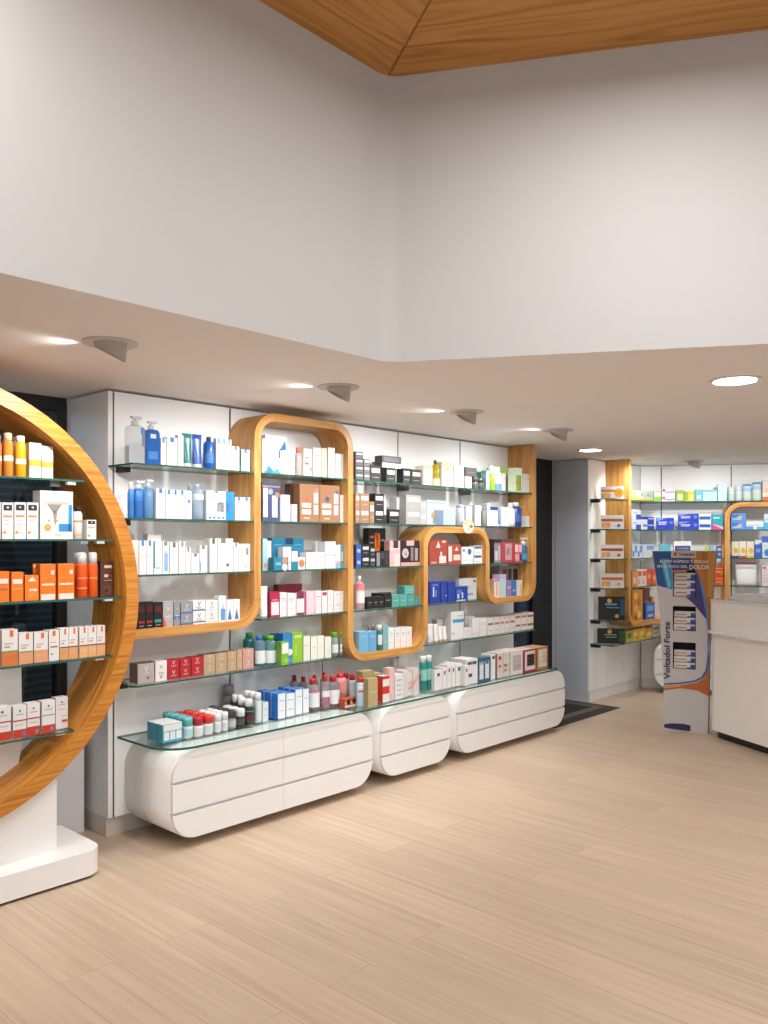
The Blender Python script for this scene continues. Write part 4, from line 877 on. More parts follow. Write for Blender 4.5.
s.put('k', 493, 602, 468, dict(kb, o=[(.36, .62, .1, '4f5f7c'), (.86, .82, .08, '5a6a88')]), 'brown gift box with blue dot', d=.06)
s.put('c', 604, 636, 522, PL('f2f2f1'), 'narrow white carton', 1, 2)
s = S_(A, Z3, .21, 'third shelf inside tall arch', 'K5')
s.put('k', 228, 405, 98, dict(c='23779a', s='1c607e', t='2f8ab0', m=[(.42, .8, .66, 1, '1a3f58'), (.06, .76, .3, .8, '4f9ab8'), (.7, .76, .95, .8, '4f9ab8'), (.08, .3, .3, .36, '8fc4d8')]), 'large teal gift box', u=.15, d=.06)
s.put('c', 178, 206, 102, dict(c='a4ccd8', s='4f9ab0', t='2f8ab0', o=[(.5, .16, .35, 'ee8a58')]), 'pale blue carton with orange spot')
s.put('t', 207, 240, 115, BL('eef2f3', cc='dfe6e8'), 'white squeeze tube')
s.put('c', 208, 290, 204, dict(c='2482a0', s='1c6a84', o=[(.74, .24, .19, 'f0ece8'), (.74, .74, .18, 'ee8a5c')], m=[(.12, .55, .5, .6, 'd0e6ec'), (.12, .42, .5, .47, 'd0e6ec')]), 'low teal box with white disc')
s.put('c', 291, 336, 148, PL('f4f5f5', acc='8fb8c8'), 'tall white carton before the teal box')
s.put('c', 338, 372, 172, dict(c='f0f2f2', s='d4dada', b=[(0, .44, '2482a0')]), 'white carton with teal lower half')
s.put('c', 373, 412, 204, dict(c='eef0f0', s='d4dada', o=[(.5, .5, .42, 'ee8055')], m=[(.2, .1, .8, .14, G)]), 'small white carton with orange disc')
s.put('c', 414, 516, 176, PL('f2efec', acc='e0b8a0'), 'low white carton', 2)
s.put('c', 470, 522, 118, PL('f2f1ef'), 'white box standing behind the low cartons', u=.13, d=.04)
s.put('c', 523, 580, 118, dict(c='f4f4f4', s='dadada', b=[(.46, .52, 'a8ccd8')]), 'tall white carton with pale blue line')
s.put('c', 582, 607, 136, dict(c='f2f3f3', s='dadada', m=[(.1, .2, .9, .3, 'e89a94'), (0, 0, 1, .2, '7fb8cc')]), 'narrow white carton with pink line')
s.put('c', 608, 636, 136, dict(c='4fa4bc', s='3a8ca4', m=[(.15, .3, .8, .7, 'd0e6ec')]), 'narrow teal carton at the right')
s = S_(A, Z4, .21, 'fourth shelf inside tall arch', 'K5')
s.put('t', 174, 219, 364, BL('f2f2f2', cc='e6e6e6'), 'white squeeze tube at left end')
s.put('k', 220, 272, 394, dict(c='b4244c', s='8a1c3a', m=[(.1, .08, .95, .6, 'ece4e8'), (.2, .66, .8, .7, 'e8a0b4')]), 'crimson box with white bottle', 1)
s.put('c', 273, 312, 398, PL('f3eef0', 'c84a74', acc='e0a0b4'), 'white carton with crimson side')
s.put('c', 314, 362, 402, PL('f3eef0', 'c84a74', acc='e0a0b4'), 'wide white carton with crimson side')
s.put('c', 363, 409, 396, dict(c='ece6e8', s='7a2444', t='6a2040', m=[(.05, .72, .95, 1, '7a3450'), (.05, 0, .95, .1, '7a3450')]), 'white carton with maroon top')
s.put('c', 412, 466, 390, dict(c='ecc8d4', s='d06a8c', m=[(.1, .1, .9, .9, 'f0d4de'), (0, 0, .12, 1, 'd04a74')]), 'pink patterned carton')
s.put('c', 467, 502, 388, PL('f3e8ec', 'd06a8c', acc='d88aa4'), 'white carton with pink edge')
s.put('c', 503, 534, 390, dict(c='f3ecef', s='d06a8c', m=[(.1, .8, .9, .95, 'a8486c')]), 'white carton with plum top')
s.put('c', 536, 567, 386, PL('eeeceb'), 'plain white carton')
s.put('c', 568, 634, 392, PL('ecebea', acc='b0b0b0'), 'wide white carton', 1, 2)
s.put('c', 266, 396, 352, dict(c='7f1f2c', s='5f1822', t='8f2a34', m=[(.2, .5, .8, .56, 'c88a90')]), 'dark red box in the rear', 3, u=.12, d=.05)
# ---- right of the arch: long top shelf
s = S_(A, Z1, .215, 'long top shelf', 'K7')
dk = LB_('3f3e40', s='2e2d2f', t='585658')
s.put('c', 66, 118, 205, LB_('56565a', 'e0e0e0'), 'grey striped box in tall stack by the arch', 1, 4)
s.put('c', 120, 160, 252, LB_('6a6a6c', 'ecebea'), 'small grey box', 1, 3)
s.put('c', 162, 230, 292, dk, 'black box with white label, left stack', 1, 1, d=.06)
s.put('c', 205, 262, 268, LB_('8f8e8e', 'efeeed'), 'grey box with white label, rear', u=.13, d=.05)
s.put('c', 263, 325, 306, dk, 'black box with white label, second', d=.06)
s.put('c', 237, 360, 232, dict(c='5a5a5c', s='48484a', m=[(.1, .52, .9, .9, '77777a'), (0, 0, 1, .4, 'e4e4e3')]), 'long grey box lying on black boxes', z0=.106, u=.2, d=.07, place='long top shelf')
s.put('c', 326, 358, 280, LB_('77767a', 'cfcfcf'), 'narrow grey box stack', 1, 2, u=.18)
s.put('c', 360, 420, 310, dk, 'black box with white label, third', d=.06)
s.put('c', 424, 490, 318, dk, 'black box with white label, rightmost', d=.06)
s.put('c', 502, 561, 292, dict(c='f2e9dc', s='e0d4c0', m=[(.1, .86, .9, 1, 'ecd49c'), (.3, .4, .7, .43, 'd8c8a8')]), 'cream carton with yellow top')
s.put('b', 565, 603, 254, BL('c8b82a', clear=1, a=.8, cc='5a5a2a', cap=.14, nr=.3, sh=.2, fill=(.5, 'd0b820'), l=[(0.02, .3, 'efe8d0')]), 'yellow oil bottle with dark cap')
s.put('c', 610, 693, 272, dict(c='f4ecdf', s='e0d4c0', m=[(.05, .82, .95, 1, 'f0dca4'), (.4, .7, .6, .78, 'd8b868'), (.4, .2, .6, .25, 'd8c498')]), 'wide cream carton with yellow lid band')
s.put('c', 696, 728, 292, PL('f3efe9', 'e0d8cc', acc='d8c8a8'), 'white carton with faint gold print, left'); s.put('c', 729, 762, 292, PL('f3efe9', 'e0d8cc', acc='c8b888'), 'white carton with faint gold print, right')
s.crop = 'K10'
s.put('c', 132, 160, 300, PL('f2eee8', acc='c8b080'), 'narrow white carton left of dark grey box')
s.put('c', 162, 204, 362, PL('efeae2', acc='d0b890'), 'low cream carton')
s.put('j', 206, 240, 362, BL('6a6866', cc='4f4d4c', cap=.4, nr=.9, cr=.98), 'dark grey jar, left of two'); s.put('j', 242, 281, 368, BL('5f5d5c', cc='48474a', cap=.4, nr=.9, cr=.98), 'dark grey jar, right of two')
s.put('c', 162, 236, 305, dict(c='5f5b5a', s='4a4746', m=[(.2, .4, .8, .5, '8a8684')]), 'dark grey box lying over the cream carton', z0=.079, u=.2, d=.06)
s.put('c', 240, 284, 330, dict(c='5fb0b0', s='4a9c9c'), 'teal carton in the rear', u=.14, d=.04)
s.put('c', 286, 317, 322, PL('b4dce0', '8fc4ca'), 'pale aqua carton')
s.put('b', 318, 349, 290, BL('9ac83a', cc='f2f2ee', cap=.3, nr=.7, cr=.8), 'lime green bottle with white cap')
s.put('b', 352, 395, 298, BL('e9edf1', cc='f4f4f4', cap=.2, nr=.6, l=[(0.02, .3, '6a8fc0')]), 'white bottle with blue base')
s.put('k', 398, 482, 302, dict(c='f0f0ee', s='7fb83a', t='8fc83c', m=[(0, .8, 1, 1, '84bc38'), (.33, 0, .36, .8, 'c4c8c0'), (.66, 0, .69, .8, 'c4c8c0')]), 'white gift box with lime green lid', d=.06)
s.put('c', 484, 526, 306, dict(c='e9efe2', s='c8d4b8', m=[(.05, .05, .85, .7, '8fc040'), (.2, .15, .75, .6, 'c8cc50')], o=[(.16, .38, .14, 'd84a80')]), 'white carton with green printed scene')
s.put('c', 530, 588, 346, PL('e9e6e4', 'd4d0cc', acc='b4b0ac'), 'white carton at the right end', 2)
# ---- second long shelf
s = S_(A, Z2, .215, 'second long shelf', 'K7')
br = LB_('a07c60', 'efe6de', s='84624a', t='6b4a36')
s.put('c', 66, 95, 472, LB_('a88468', 'efe6de'), 'narrow brown box', 1, 2)
s.put('c', 96, 156, 472, br, 'brown box with white label', 1, 2, d=.06)
s.put('c', 157, 188, 522, br, 'narrow brown box with white label')
s.put('c', 189, 250, 472, LB_('2e2b2c', 'ecebea'), 'black box with white label', 1, 2, d=.06)
s.put('t', 252, 277, 525, BL('e4e2e0', b=[(0, .4, '3a3a3c')], cc='2a2a2c'), 'white tube with dark base')
s.put('c', 279, 349, 572, LB_('29282a', 'ecebea'), 'wide black box with white label', d=.06)
s.put('c', 330, 381, 496, LB_('d4d4d2', 'f2f2f0', s='b4b4b2'), 'pale grey box', 1, 2, u=.16)
s.put('c', 384, 481, 482, LB_('a9a8a6', 'f2f2f0', s='8f8e8c'), 'wide grey box with white label', 1, 2, d=.06)
s.put('c', 482, 521, 522, LB_('b8b8ba', 'eeeeec'), 'narrow grey box', 1, 2)
s.put('c', 523, 650, 516, dict(c='e6ecf6', s='c4d0e4', m=[(.06, .86, .94, .95, 'a8bce0'), (.3, .05, .4, .3, '7fb08c')], o=[(.3, .4, .1, 'e0a85c'), (.5, .3, .12, '8fb8e0'), (.42, .56, .07, 'd88a9c')]), 'white floral printed box', u=.17, d=.05)
s.put('c', 606, 684, 578, dict(c='b4cae8', s='98b0d4', m=[(.2, .4, .8, .5, 'd8e4f4')]), 'pale blue box before floral box')
s.put('b', 684, 706, 580, BL('a8a06a', cc='e8e4d8', cap=.25, nr=.6), 'small amber bottle')
s.crop = 'K10'
s.put('b', 116, 152, 540, BL('dfe4f2', cc='b8c4e8', cap=.14, nr=.8, l=[(.2, .6, 'c4d0ec')]), 'lilac capped white bottle')
s.put('c', 164, 206, 550, PL('dbe6f2', 'b8c8dc', acc='a8bcd8'), 'pale blue carton above the sticker')
s.put('c', 224, 262, 546, PL('f0f0f4', acc='c4cce0'), 'white carton with lilac print')
s.put('b', 266, 287, 560, BL('b4b8b8', clear=1, a=.6, cc='8f9494', cap=.12, nr=.5), 'slim clear bottle')
s.put('c', 292, 321, 531, PL('f0f1f3', acc='8fa4c8'), 'tall slim white carton')
s.put('c', 322, 371, 556, dict(c='e9eef5', s='c8d4e4', b=[(.82, 1, '2f4f8c')], m=[(.2, .5, .7, .54, '8fb0dc')]), 'white carton with navy top')
s.put('t', 372, 392, 575, BL('2f7cd0', cc='e8eef4'), 'bright blue tube')
s.put('c', 393, 440, 556, PL('eef0f3', acc='a8b4c8'), 'wide white carton', d=.05)
s.put('b', 441, 478, 528, BL('dfe6ea', cc='e4e8ec', cap=.2, nr=.5, l=[(.1, .6, 'eef1f4')]), 'white bottle with pale cap')
s.put('b', 478, 524, 526, BL('24408a', cc='e9ebee', cap=.16, nr=.5, l=[(.2, .5, '4060a8')]), 'navy bottle with white cap')
s.put('c', 526, 546, 616, PL('e6e8ee'), 'small white carton, left'); s.put('c', 548, 585, 616, PL('eceae6'), 'small white carton at the shelf end')
# round shelf sticker hanging from the front edge
ox, oy, sc_ = CROP['K10']; a0 = A.unp(ox + 146 / sc_, 528, .2525)[0]; a1 = A.unp(ox + 216 / sc_, 528, .2525)[0]; zt = A.unp(ox + 180 / sc_, oy + 632 / sc_, .2525)[1]; zl = A.unp(ox + 180 / sc_, oy + 726 / sc_, .2525)[1]
mb = MB(); r0 = (a1 - a0) / 2; cz = 0
def disc(mb, cx, cz, rx, rz, y, mat, n=24): mb.face([(cx + rx * math.cos(2 * PI * k / n), y, cz + rz * math.sin(2 * PI * k / n)) for k in range(n)], mat)
rz_ = (zt - zl) / 2
mb.prismy([(r0 * math.cos(2 * PI * k / 24), rz_ * math.sin(2 * PI * k / 24)) for k in range(24)], 0, .002, paint('e6e2d8'))
disc(mb, 0, rz_ * .45, r0 * .8, rz_ * .5, -.0006, paint('d8c48a')); disc(mb, r0 * .1, 0, r0 * .55, rz_ * .6, -.001, paint('c4c2bc')); disc(mb, r0 * .5, rz_ * -.05, r0 * .3, rz_ * .2, -.0014, paint('6a6460'))
tag(mb.build('shelf_sticker', None, A.W((a0 + a1) / 2, .2535, (zt + zl) / 2), A.rz), 'round yellow and grey sticker hanging from second long shelf', 'sticker')
# ---- column right of the arch
s = S_(A, Z3, .215, 'third shelf right of the arch', 'K8')
s.put('c', 70, 105, 222, dict(c='3a5aa8', s='2c4684', m=[(.2, .3, .8, .6, '9fb4dc')]), 'blue carton by the arch', 1, 2)
s.put('c', 107, 158, 222, LB_('262628', 'e0e0e0'), 'black carton with white label', 1, 2)
s.put('c', 159, 195, 236, LB_('302f32', 'b8b8b8'), 'narrow black carton', 1, 2)
s.put('k', 150, 260, 116, dict(c='1f1c1c', s='161414', m=[(.06, .74, .3, .8, 'c86a2a'), (.06, .6, .3, .63, '8a8886'), (.72, .66, .95, .7, '8a8886'), (.36, .40, .66, .86, 'e0701c'), (.44, .5, .58, .82, 'f0a050'), (.4, .86, .62, .95, '3a3634')]), 'tall black box with orange bottle print', u=.12, d=.05)
s.put('k', 196, 284, 262, dict(c='222124', s='18171a', m=[(.06, .06, .3, .9, '8a8c90'), (.4, .5, .6, .9, '4a4a4e'), (.66, .1, .92, .9, '3a3a3e')]), 'black gift box with silver bottle', d=.05)
s.put('k', 285, 354, 196, dict(c='d8b0ac', s='b88a86', t='e0c0bc', m=[(.35, .7, .8, 1, '3a3436'), (.4, 0, .95, .5, 'e8d4d2'), (0, .66, .9, .72, 'efe4e2')]), 'pink box with dark corner', d=.05)
s.put('k', 355, 490, 196, dict(c='2a2226', s='1e181c', m=[(0, 0, 1, .14, 'd0a09c'), (.3, .8, .7, 1, 'd8aaa8'), (.52, .2, .66, .74, '8a7a80'), (.74, .2, .9, .7, 'a89aa0')], o=[(.24, .5, .17, 'c8b8ba'), (.24, .5, .1, 'e8dcdc')]), 'black and pink cosmetics box', d=.06)
s = S_(A, Z4, .215, 'fourth shelf right of the arch', 'K8')
s.put('b', 74, 126, 424, BL('ecd0d2', clear=1, a=.6, cc='f2efee', cap=.16, nr=.35, sh=.14, l=[(.2, .55, 'f0eeee'), (.6, .78, 'e0808a')]), 'pink and white bottle with white cap')
s.put('c', 130, 250, 556, dict(c='1f1d1e', s='151415', t='2e2b2c', m=[(.2, .5, .8, .56, '9a9896'), (.3, .3, .7, .34, '6a6866')]), 'black carton', 3)
s.put('c', 200, 297, 530, dict(c='262324', s='1a1819', m=[(.5, .3, .9, .5, '5a5856')]), 'longer black carton in the rear', u=.14, d=.05)
s.put('c', 252, 298, 536, dict(c='211f20', s='151415', m=[(.2, .5, .8, .56, '9a9896')]), 'taller black carton beside teal boxes')
s.put('c', 300, 350, 542, dict(c='5aa098', s='4a8a84', t='6ab0a8', m=[(.2, .5, .8, .54, 'a4d0ca')]), 'teal carton, leftmost'); s.put('c', 351, 400, 542, dict(c='5aa098', s='4a8a84', t='6ab0a8', m=[(.2, .5, .8, .54, 'a4d0ca')]), 'teal carton, second'); s.put('c', 401, 446, 542, dict(c='549a92', s='4a8a84', t='6ab0a8', m=[(.2, .5, .8, .54, 'a4d0ca')]), 'teal carton, third')
s.put('c', 381, 445, 486, dict(c='62a8a0', s='4a8a84', t='72b8b0', m=[(.2, .5, .8, .54, 'a4d0ca')]), 'teal carton lying on two teal cartons', z0=.085, u=.205)
s.put('c', 447, 485, 556, dict(c='4f958d', s='3f7f79', m=[(.2, .5, .8, .54, 'a4d0ca')]), 'short teal carton near oak')
s = S_(A, .797 + HT, .215, 'bottom of ribbon loop', 'K9')
s.put('c', 90, 152, 202, dict(c='6fb0d8', s='8fc0e0', t='a8d0e8', m=[(.2, .75, .8, .78, 'b4d8ec')]), 'sky blue carton, left of two', d=.06); s.put('c', 153, 202, 202, dict(c='67a8d2', s='8fc0e0', t='a8d0e8', m=[(.2, .75, .8, .78, 'b4d8ec')]), 'sky blue carton, right of two', d=.06)
s.put('b', 138, 160, 162, BL('d0ccc8', cc='b4aca6', cap=.2, nr=.6), 'grey capped bottle behind blue cartons', u=.12); s.put('b', 164, 188, 162, BL('d8d6d2', cc='bcb4ac', cap=.2, nr=.6), 'beige capped bottle behind blue cartons', u=.12)
s.put('b', 203, 230, 162, BL('2f7f72', cc='f0f0ee', cap=.2, nr=.85, cr=.95, l=[(.22, .62, 'e8ecea')]), 'green bottle with white cap')
s.put('c', 231, 275, 155, dict(c='7fb0b4', s='9cc4c4', t='a8cccc', m=[(.2, .3, .8, .32, 'b4d4d4')]), 'tall grey-teal carton', d=.06)
s.put('c', 277, 316, 178, PL('eef2f2', 'cfe0e0', acc='a8c8cc'), 'white carton with pale teal print', rw=2)
s.put('c', 318, 428, 178, PL('f0eeec', 'd8d4d0', acc='c89ca4'), 'white carton with pink print', 3, rw=2)
# ---- under the low arch
s = S_(A, Z3, .215, 'third shelf under low arch', 'K8')
s.put('k', 538, 656, 186, dict(c='a4483c', s='84362c', t='b85a4c', m=[(.55, .06, .92, .34, 'ece0dc'), (.6, .34, .7, .5, 'ece0dc'), (.1, .06, .4, .12, 'd8a89c'), (.7, .86, .9, .94, 'e0c0b8'), (.36, .66, .6, .7, 'ecd8d0')], tri=[(.38, .7, .6, .7, .49, .92, 'ecd8d0')]), 'large brick red gift box', d=.06)
s.put('k', 658, 742, 220, dict(c='a84c38', s='84362c', m=[(.04, .15, .3, .9, 'ecdcd4'), (.42, .2, .96, .48, 'e0c8bc'), (.5, .68, .8, .72, 'ecd8d0')], tri=[(.55, .72, .8, .72, .67, .9, 'ecd8d0')]), 'smaller brick red gift box', d=.06)
s.crop = 'K11'
s.put('c', 138, 214, 236, dict(c='eceef0', s='d0d4d8', m=[(.1, .2, .9, .23, 'b8c4d0'), (.08, .72, .28, .86, '4f7ca0')], o=[(.66, .72, .16, '2f5f8c')]), 'white box with blue discs', d=.05)
s.put('c', 216, 288, 228, dict(c='eeeeee', s='d4d4d4', m=[(.05, .66, .9, .9, '2f5f86'), (.1, .2, .8, .24, 'b0bcc8')]), 'white box with navy banner', 1, 2, d=.05)
s = S_(A, Z4, .215, 'fourth shelf under low arch', 'K8')
nv = dict(c='1f3a94', s='182c74', t='2c4aac', m=[(.3, .3, .42, .75, 'c8d4ec'), (.55, .3, .62, .6, '8fa8dc'), (.2, .8, .8, .88, '5a78c4')])
s.put('k', 540, 612, 458, nv, 'navy blue box, leftmost', d=.06); s.put('k', 614, 656, 458, dict(nv, m=[(.2, .2, .3, .8, '4f70c8'), (.6, .3, .9, .36, '8fa8dc')]), 'navy blue box, second', d=.06); s.put('k', 658, 706, 460, dict(nv, m=[(.2, .2, .26, .8, '4f70c8')]), 'navy blue box, third', d=.06)
s.crop = 'K11'
s.put('k', 98, 178, 490, dict(nv, m=[(.1, .5, .5, .8, '4f70c8'), (.15, .2, .3, .6, 'c8d4ec'), (.5, .2, .62, .6, 'c8d4ec'), (.1, .02, .8, .1, 'c8d4ec')]), 'low navy blue box with bottles printed on it', d=.05)
s.put('k', 158, 282, 438, dict(c='d0d6d8', s='b4bcc0', t='e0e4e6', m=[(.1, .55, .6, .6, 'a4b0b8'), (.3, .2, .8, .3, '7f9cb0'), (.8, .8, .95, .92, '4f6a84'), (.15, .7, .7, .74, 'eef0f2')]), 'pale grey box beside navy boxes', d=.06)
# ---- last bay before the door
s = S_(A, Z3, .215, 'third shelf of last bay', 'K11')
s.put('k', 346, 390, 186, dict(c='8f7f86', s='3a3034', t='2a2426', m=[(0, .84, 1, 1, '2a2426'), (.1, .1, .5, .5, 'c0c8dc'), (.55, .1, .9, .7, 'b8a8ac')]), 'clear box with black lid', d=.06)
s.put('k', 392, 475, 186, dict(c='b8404c', s='8f2c38', t='4a3a3c', m=[(.3, .1, .8, .8, 'c89ca0'), (0, .88, 1, 1, '5a4a4c'), (.4, .3, .7, .6, 'd8c4c4')]), 'red gift box with grey lid', d=.06)
s.put('c', 477, 526, 216, dict(c='d84a58', s='b43440', m=[(.05, .55, .45, .95, 'f0e4e4'), (.55, .55, .95, .95, 'ecd0d4'), (.05, .08, .6, .45, 'e8a4ac'), (.65, .08, .95, .45, '3a3a64')]), 'red and white carton', d=.05)
s.put('b', 524, 560, 176, BL('2f6a9c', cc='eef0f2', top='pump', cap=.3, nr=.5, l=[(.1, .35, '4f94bc')]), 'blue pump bottle with white pump')
s = S_(A, 1.084 + HT, .215, 'oak ledge of last bay', 'K11')
s.put('c', 346, 382, 442, dict(c='ecdcc8', s='d0b89c', m=[(.4, .1, .6, .8, 'd89c84'), (0, .85, 1, 1, 'b89cc0')]), 'cream carton with lilac top')
s.put('c', 383, 424, 412, dict(c='b4d4d8', s='98b8c0', b=[(.8, 1, 'c4a8d8')]), 'taller aqua carton with lilac top')
s.put('c', 426, 458, 450, dict(c='9a7cb8', s='80649c', m=[(.2, .5, .8, .6, 'd4c4e4')]), 'purple carton')
s.put('c', 459, 490, 450, dict(c='3a7ab4', s='2f6494', m=[(.2, .3, .8, .4, '9cc4e4')]), 'blue carton')
s.put('c', 491, 530, 450, dict(c='f0e6de', s='d8ccc4', m=[(.5, .1, .8, .8, 'ecb4a0'), (.9, 0, 1, 1, '4f9a6c')]), 'white and peach carton')
s.put('k', 380, 505, 358, dict(c='a8a09c', s='8a8480', m=[(.15, .1, .4, .9, '6a5c58'), (.45, .2, .62, .9, '3f3836'), (.7, .3, .95, .9, '2f2a2a')]), 'grey box of dark items in the rear', u=.11, d=.07)
# ---- low shelf right half
s = S_(A, Z5, .2, 'low shelf right of loop', 'K9')
s.put('t', 540, 578, 154, BL('eeecea', cc='e4e2e0', b=[(0, .3, 'dfe4ee')]), 'white tube with faint blue base', rw=1); s.put('t', 580, 608, 154, BL('f0eeec', cc='e4e2e0'), 'white tube, tall, second')
s.put('t', 610, 636, 168, BL('efedeb', cc='ecb070'), 'white tube with orange cap, left'); s.put('t', 638, 663, 168, BL('efedeb', cc='ecb070'), 'white tube with orange cap, right')
s.put('c', 588, 662, 122, PL('ece8e4', 'b8a498'), 'white carton behind the tubes', u=.12, d=.05)
s.crop = 'K12'
s.put('c', 70, 152, 74, dict(c='eeeeec', s='d0cecc', m=[(.12, .60, 1, .72, '4a9cc8'), (.5, .82, .95, .86, G), (0, .2, .3, .24, 'a8b0c8')]), 'tall white box with blue band', d=.07)
s.put('c', 152, 204, 180, PL('ebe8e4'), 'low white carton', d=.05, rw=1)
s.put('c', 160, 226, 104, PL('e6e3df'), 'white carton behind the low one', u=.12, d=.05)
s.put('c', 206, 254, 118, dict(c='efeceb', s='d8d4d0', m=[(.2, .1, .4, .24, 'b8a8dc')]), 'white carton with lilac square', 2)
s.put('c', 256, 299, 116, PL('f0eeec', acc='c0c8d4'), 'white carton right of the lilac pair', 1, rw=2)
rows = (('c', 302, 345, 112, '7a7470', 'first'), ('c', 346, 382, 108, '8a8078', 'second'), ('c', 383, 414, 104, 'c8805c', 'third'), ('c', 415, 446, 102, 'c8805c', 'fourth'), ('c', 447, 478, 98, 'b85a50', 'fifth'))
for k_, x0, x1, yt, col, nm in rows:
    s.put(k_, x0, x1, yt, dict(c='eae6e2', s='d0c8c2', t='d8ccc4', m=[(.1, .55, .9, .68, col), (.3, .2, .7, .25, 'b0a8a4')]), f'white carton, {"grey" if nm in ("first","second") else "orange" if nm in ("third","fourth") else "red"} print, {nm} in row', rw=2, place='low shelf near door')
s.put('c', 480, 518, 88, dict(c='ece6e2', s='d0c8c2', t='c8b0a8', m=[(.1, .5, .9, .7, 'b03a44')]), 'white carton with dark red bar', 1, 2, place='low shelf near door')
s.put('c', 519, 556, 84, dict(c='ece6e2', s='d0c8c2', t='c8b0a8', m=[(.1, .5, .9, .7, '9a7a4a')]), 'white carton with bronze bar', 1, 2, place='low shelf near door')
s.put('c', 557, 598, 80, dict(c='ece4da', s='d0c8c2', t='c8b0a8', m=[(.05, .45, .95, .7, '8f6a20')]), 'white carton with dark gold bar', 1, 2, place='low shelf near door')
# ---- round display
s = S_(A, RSH[0], .30, 'top shelf in the ring', 'R0')
sun = BL('d8923a', clear=1, a=.8, cc='e8c8a8', cap=.16, nr=.8, cr=.8, sh=.06, l=[(.36, .48, 'f0ece4')])
s.put('b', -74, 14, 30, BL('d8783a', cc='d8a888', cap=.16, nr=.7, l=[(.36, .48, 'f0ece4')]), 'dark orange sunscreen bottle cut by the photo edge', gap=.004)
s.put('b', 20, 104, 20, sun, 'amber sunscreen spray with clear cap', gap=.003)
s.put('b', 116, 208, 42, BL('eca41c', cc='f4f2ee', cap=.15, nr=.72, cr=.74, l=[(.32, .44, 'f4f0e4')]), 'bright yellow sunscreen can with white cap', gap=.003)
s.put('b', 90, 122, 50, BL('e8b48c', cc='f0ece8', cap=.14, nr=.7), 'pale sunscreen bottle in the rear', u=.2)
sc1 = dict(c='f2efec', s='e4d8cc', m=[(.1, .8, .6, .82, 'e0c4a8'), (.55, .02, .95, .2, 'ecc4b4'), (.1, .3, .5, .31, 'c8c4c0')], b=[(.34, .52, 'eca434')])
s.put('c', 232, 328, 102, sc1, 'taller white carton with amber band', d=.05); s.put('c', 330, 420, 128, sc1, 'shorter white carton with amber band', d=.05)
s = S_(A, RSH[1], .30, 'second shelf in the ring', 'R0')
sc2 = dict(c='efedeb', s='dcd8d4', m=[(.12, .78, .88, .94, '2e2a28'), (.4, .84, .6, .89, 'e8e6e4'), (.1, .60, .88, .65, 'e88a3c'), (.15, .5, .6, .515, 'e8a888'), (.15, .4, .85, .41, G), (.15, .3, .8, .31, 'e8b498'), (.5, .14, .85, .15, G)], o=[(.2, .18, .13, 'f0962c')])
s.put('c', -90, 8, 566, sc2, 'white sunscreen carton with black badge, cut by edge', d=.045)
s.put('c', 14, 108, 572, sc2, 'white sunscreen carton with black badge, leftmost full', d=.045); s.put('c', 112, 206, 570, sc2, 'white sunscreen carton with black badge, middle', d=.045); s.put('c', 210, 304, 572, sc2, 'white sunscreen carton with black badge, beside spray box', d=.045)
s.crop = 'R1'
s.put('k', 236, 432, 656, dict(c='eeecea', s='ddd9d5', t='2f8ac4', m=[(.14, .72, .86, .78, 'b8b4ae'), (.86, .16, .97, .72, '2f92cc'), (.56, .16, .97, .32, '2f8ac4'), (.3, .92, .7, .93, 'a8bccc'), (.1, .84, .9, .845, 'b8c4cc')], tri=[(.2, .72, .66, .72, .44, .5, '8f8880'), (.36, .6, .52, .6, .45, .24, '9a938b'), (.4, .1, .7, .1, .55, .05, 'c8c4c0')], o=[(.22, .24, .1, 'e8a030'), (.26, .38, .035, 'ee9a2c'), (.5, .38, .035, 'ee9a2c'), (.62, .46, .05, 'f0c8a8')], x=[('50', .22, .24, .07, 'f6efe0')]), 'white spray gift box with cut-out and blue corner', d=.075)
s.put('b', 430, 486, 748, BL('f0efee', cc='2e2a28', cap=.14, nr=.62, cr=.66, l=[(.52, .58, 'ea9a44'), (.1, .16, 'f0b060')]), 'white sunscreen bottle with black cap')
s.put('c', 512, 570, 826, sc2, 'small white sunscreen carton with black badge, rightmost', d=.05)
s = S_(A, RSH[2], .30, 'third shelf in the ring', 'R2')
s.put('k', -70, 56, 186, dict(c='e8781c', s='c8601a', m=[(.4, .6, .95, .76, 'f2e4d4'), (.4, .4, .9, .44, '8a6a50')]), 'orange sunscreen box cut by the photo edge', d=.05)
s.put('c', 66, 140, 190, dict(c='e8791e', s='d0671a', m=[(.1, .6, .9, .76, 'f4e8da'), (.15, .42, .85, .45, 'f0b888')]), 'orange carton with white band', d=.05)
s.put('c', 146, 230, 208, dict(c='ea7c20', s='d0671a', m=[(.3, .36, .85, .46, 'f4e8da')], o=[(.5, .22, .34, 'ee8c38')], tri=[(.22, .76, .82, .76, .52, .94, 'f6ece0')]), 'short orange carton with white umbrella mark', d=.05)
og = dict(c='e8761c', s='d0641a', t='f0e8dc', m=[(.7, .7, .9, .82, 'dfe2e6'), (.08, .40, .92, .45, 'f4dcc4'), (.04, 0, .96, .16, 'f0e6da'), (.1, .6, .5, .615, 'f0a868')])
s.put('t', 200, 240, 140, BL('e8761c', cc='f0e8dc'), 'orange tube behind the cartons', u=.24)
s.put('c', 236, 330, 142, og, 'tall orange carton with white base', d=.045, place='third ring shelf, left of twin'); s.put('c', 342, 440, 140, og, 'tall orange carton with white base', d=.045, place='third ring shelf, right of twin')
s.put('b', 452, 518, 72, BL('e4581c', cc='f2efec', top='dome', cap=.26, nr=.9, cr=.85, l=[(.42, .44, 'f0a880'), (.2, .22, 'f0a880')]), 'orange lotion bottle with white top', 1); s.put('b', 520, 577, 72, BL('ea5e1c', cc='f2efec', top='dome', cap=.26, nr=.9, cr=.85, l=[(.42, .44, 'f0a880')]), 'orange lotion bottle with white top beside brown box')
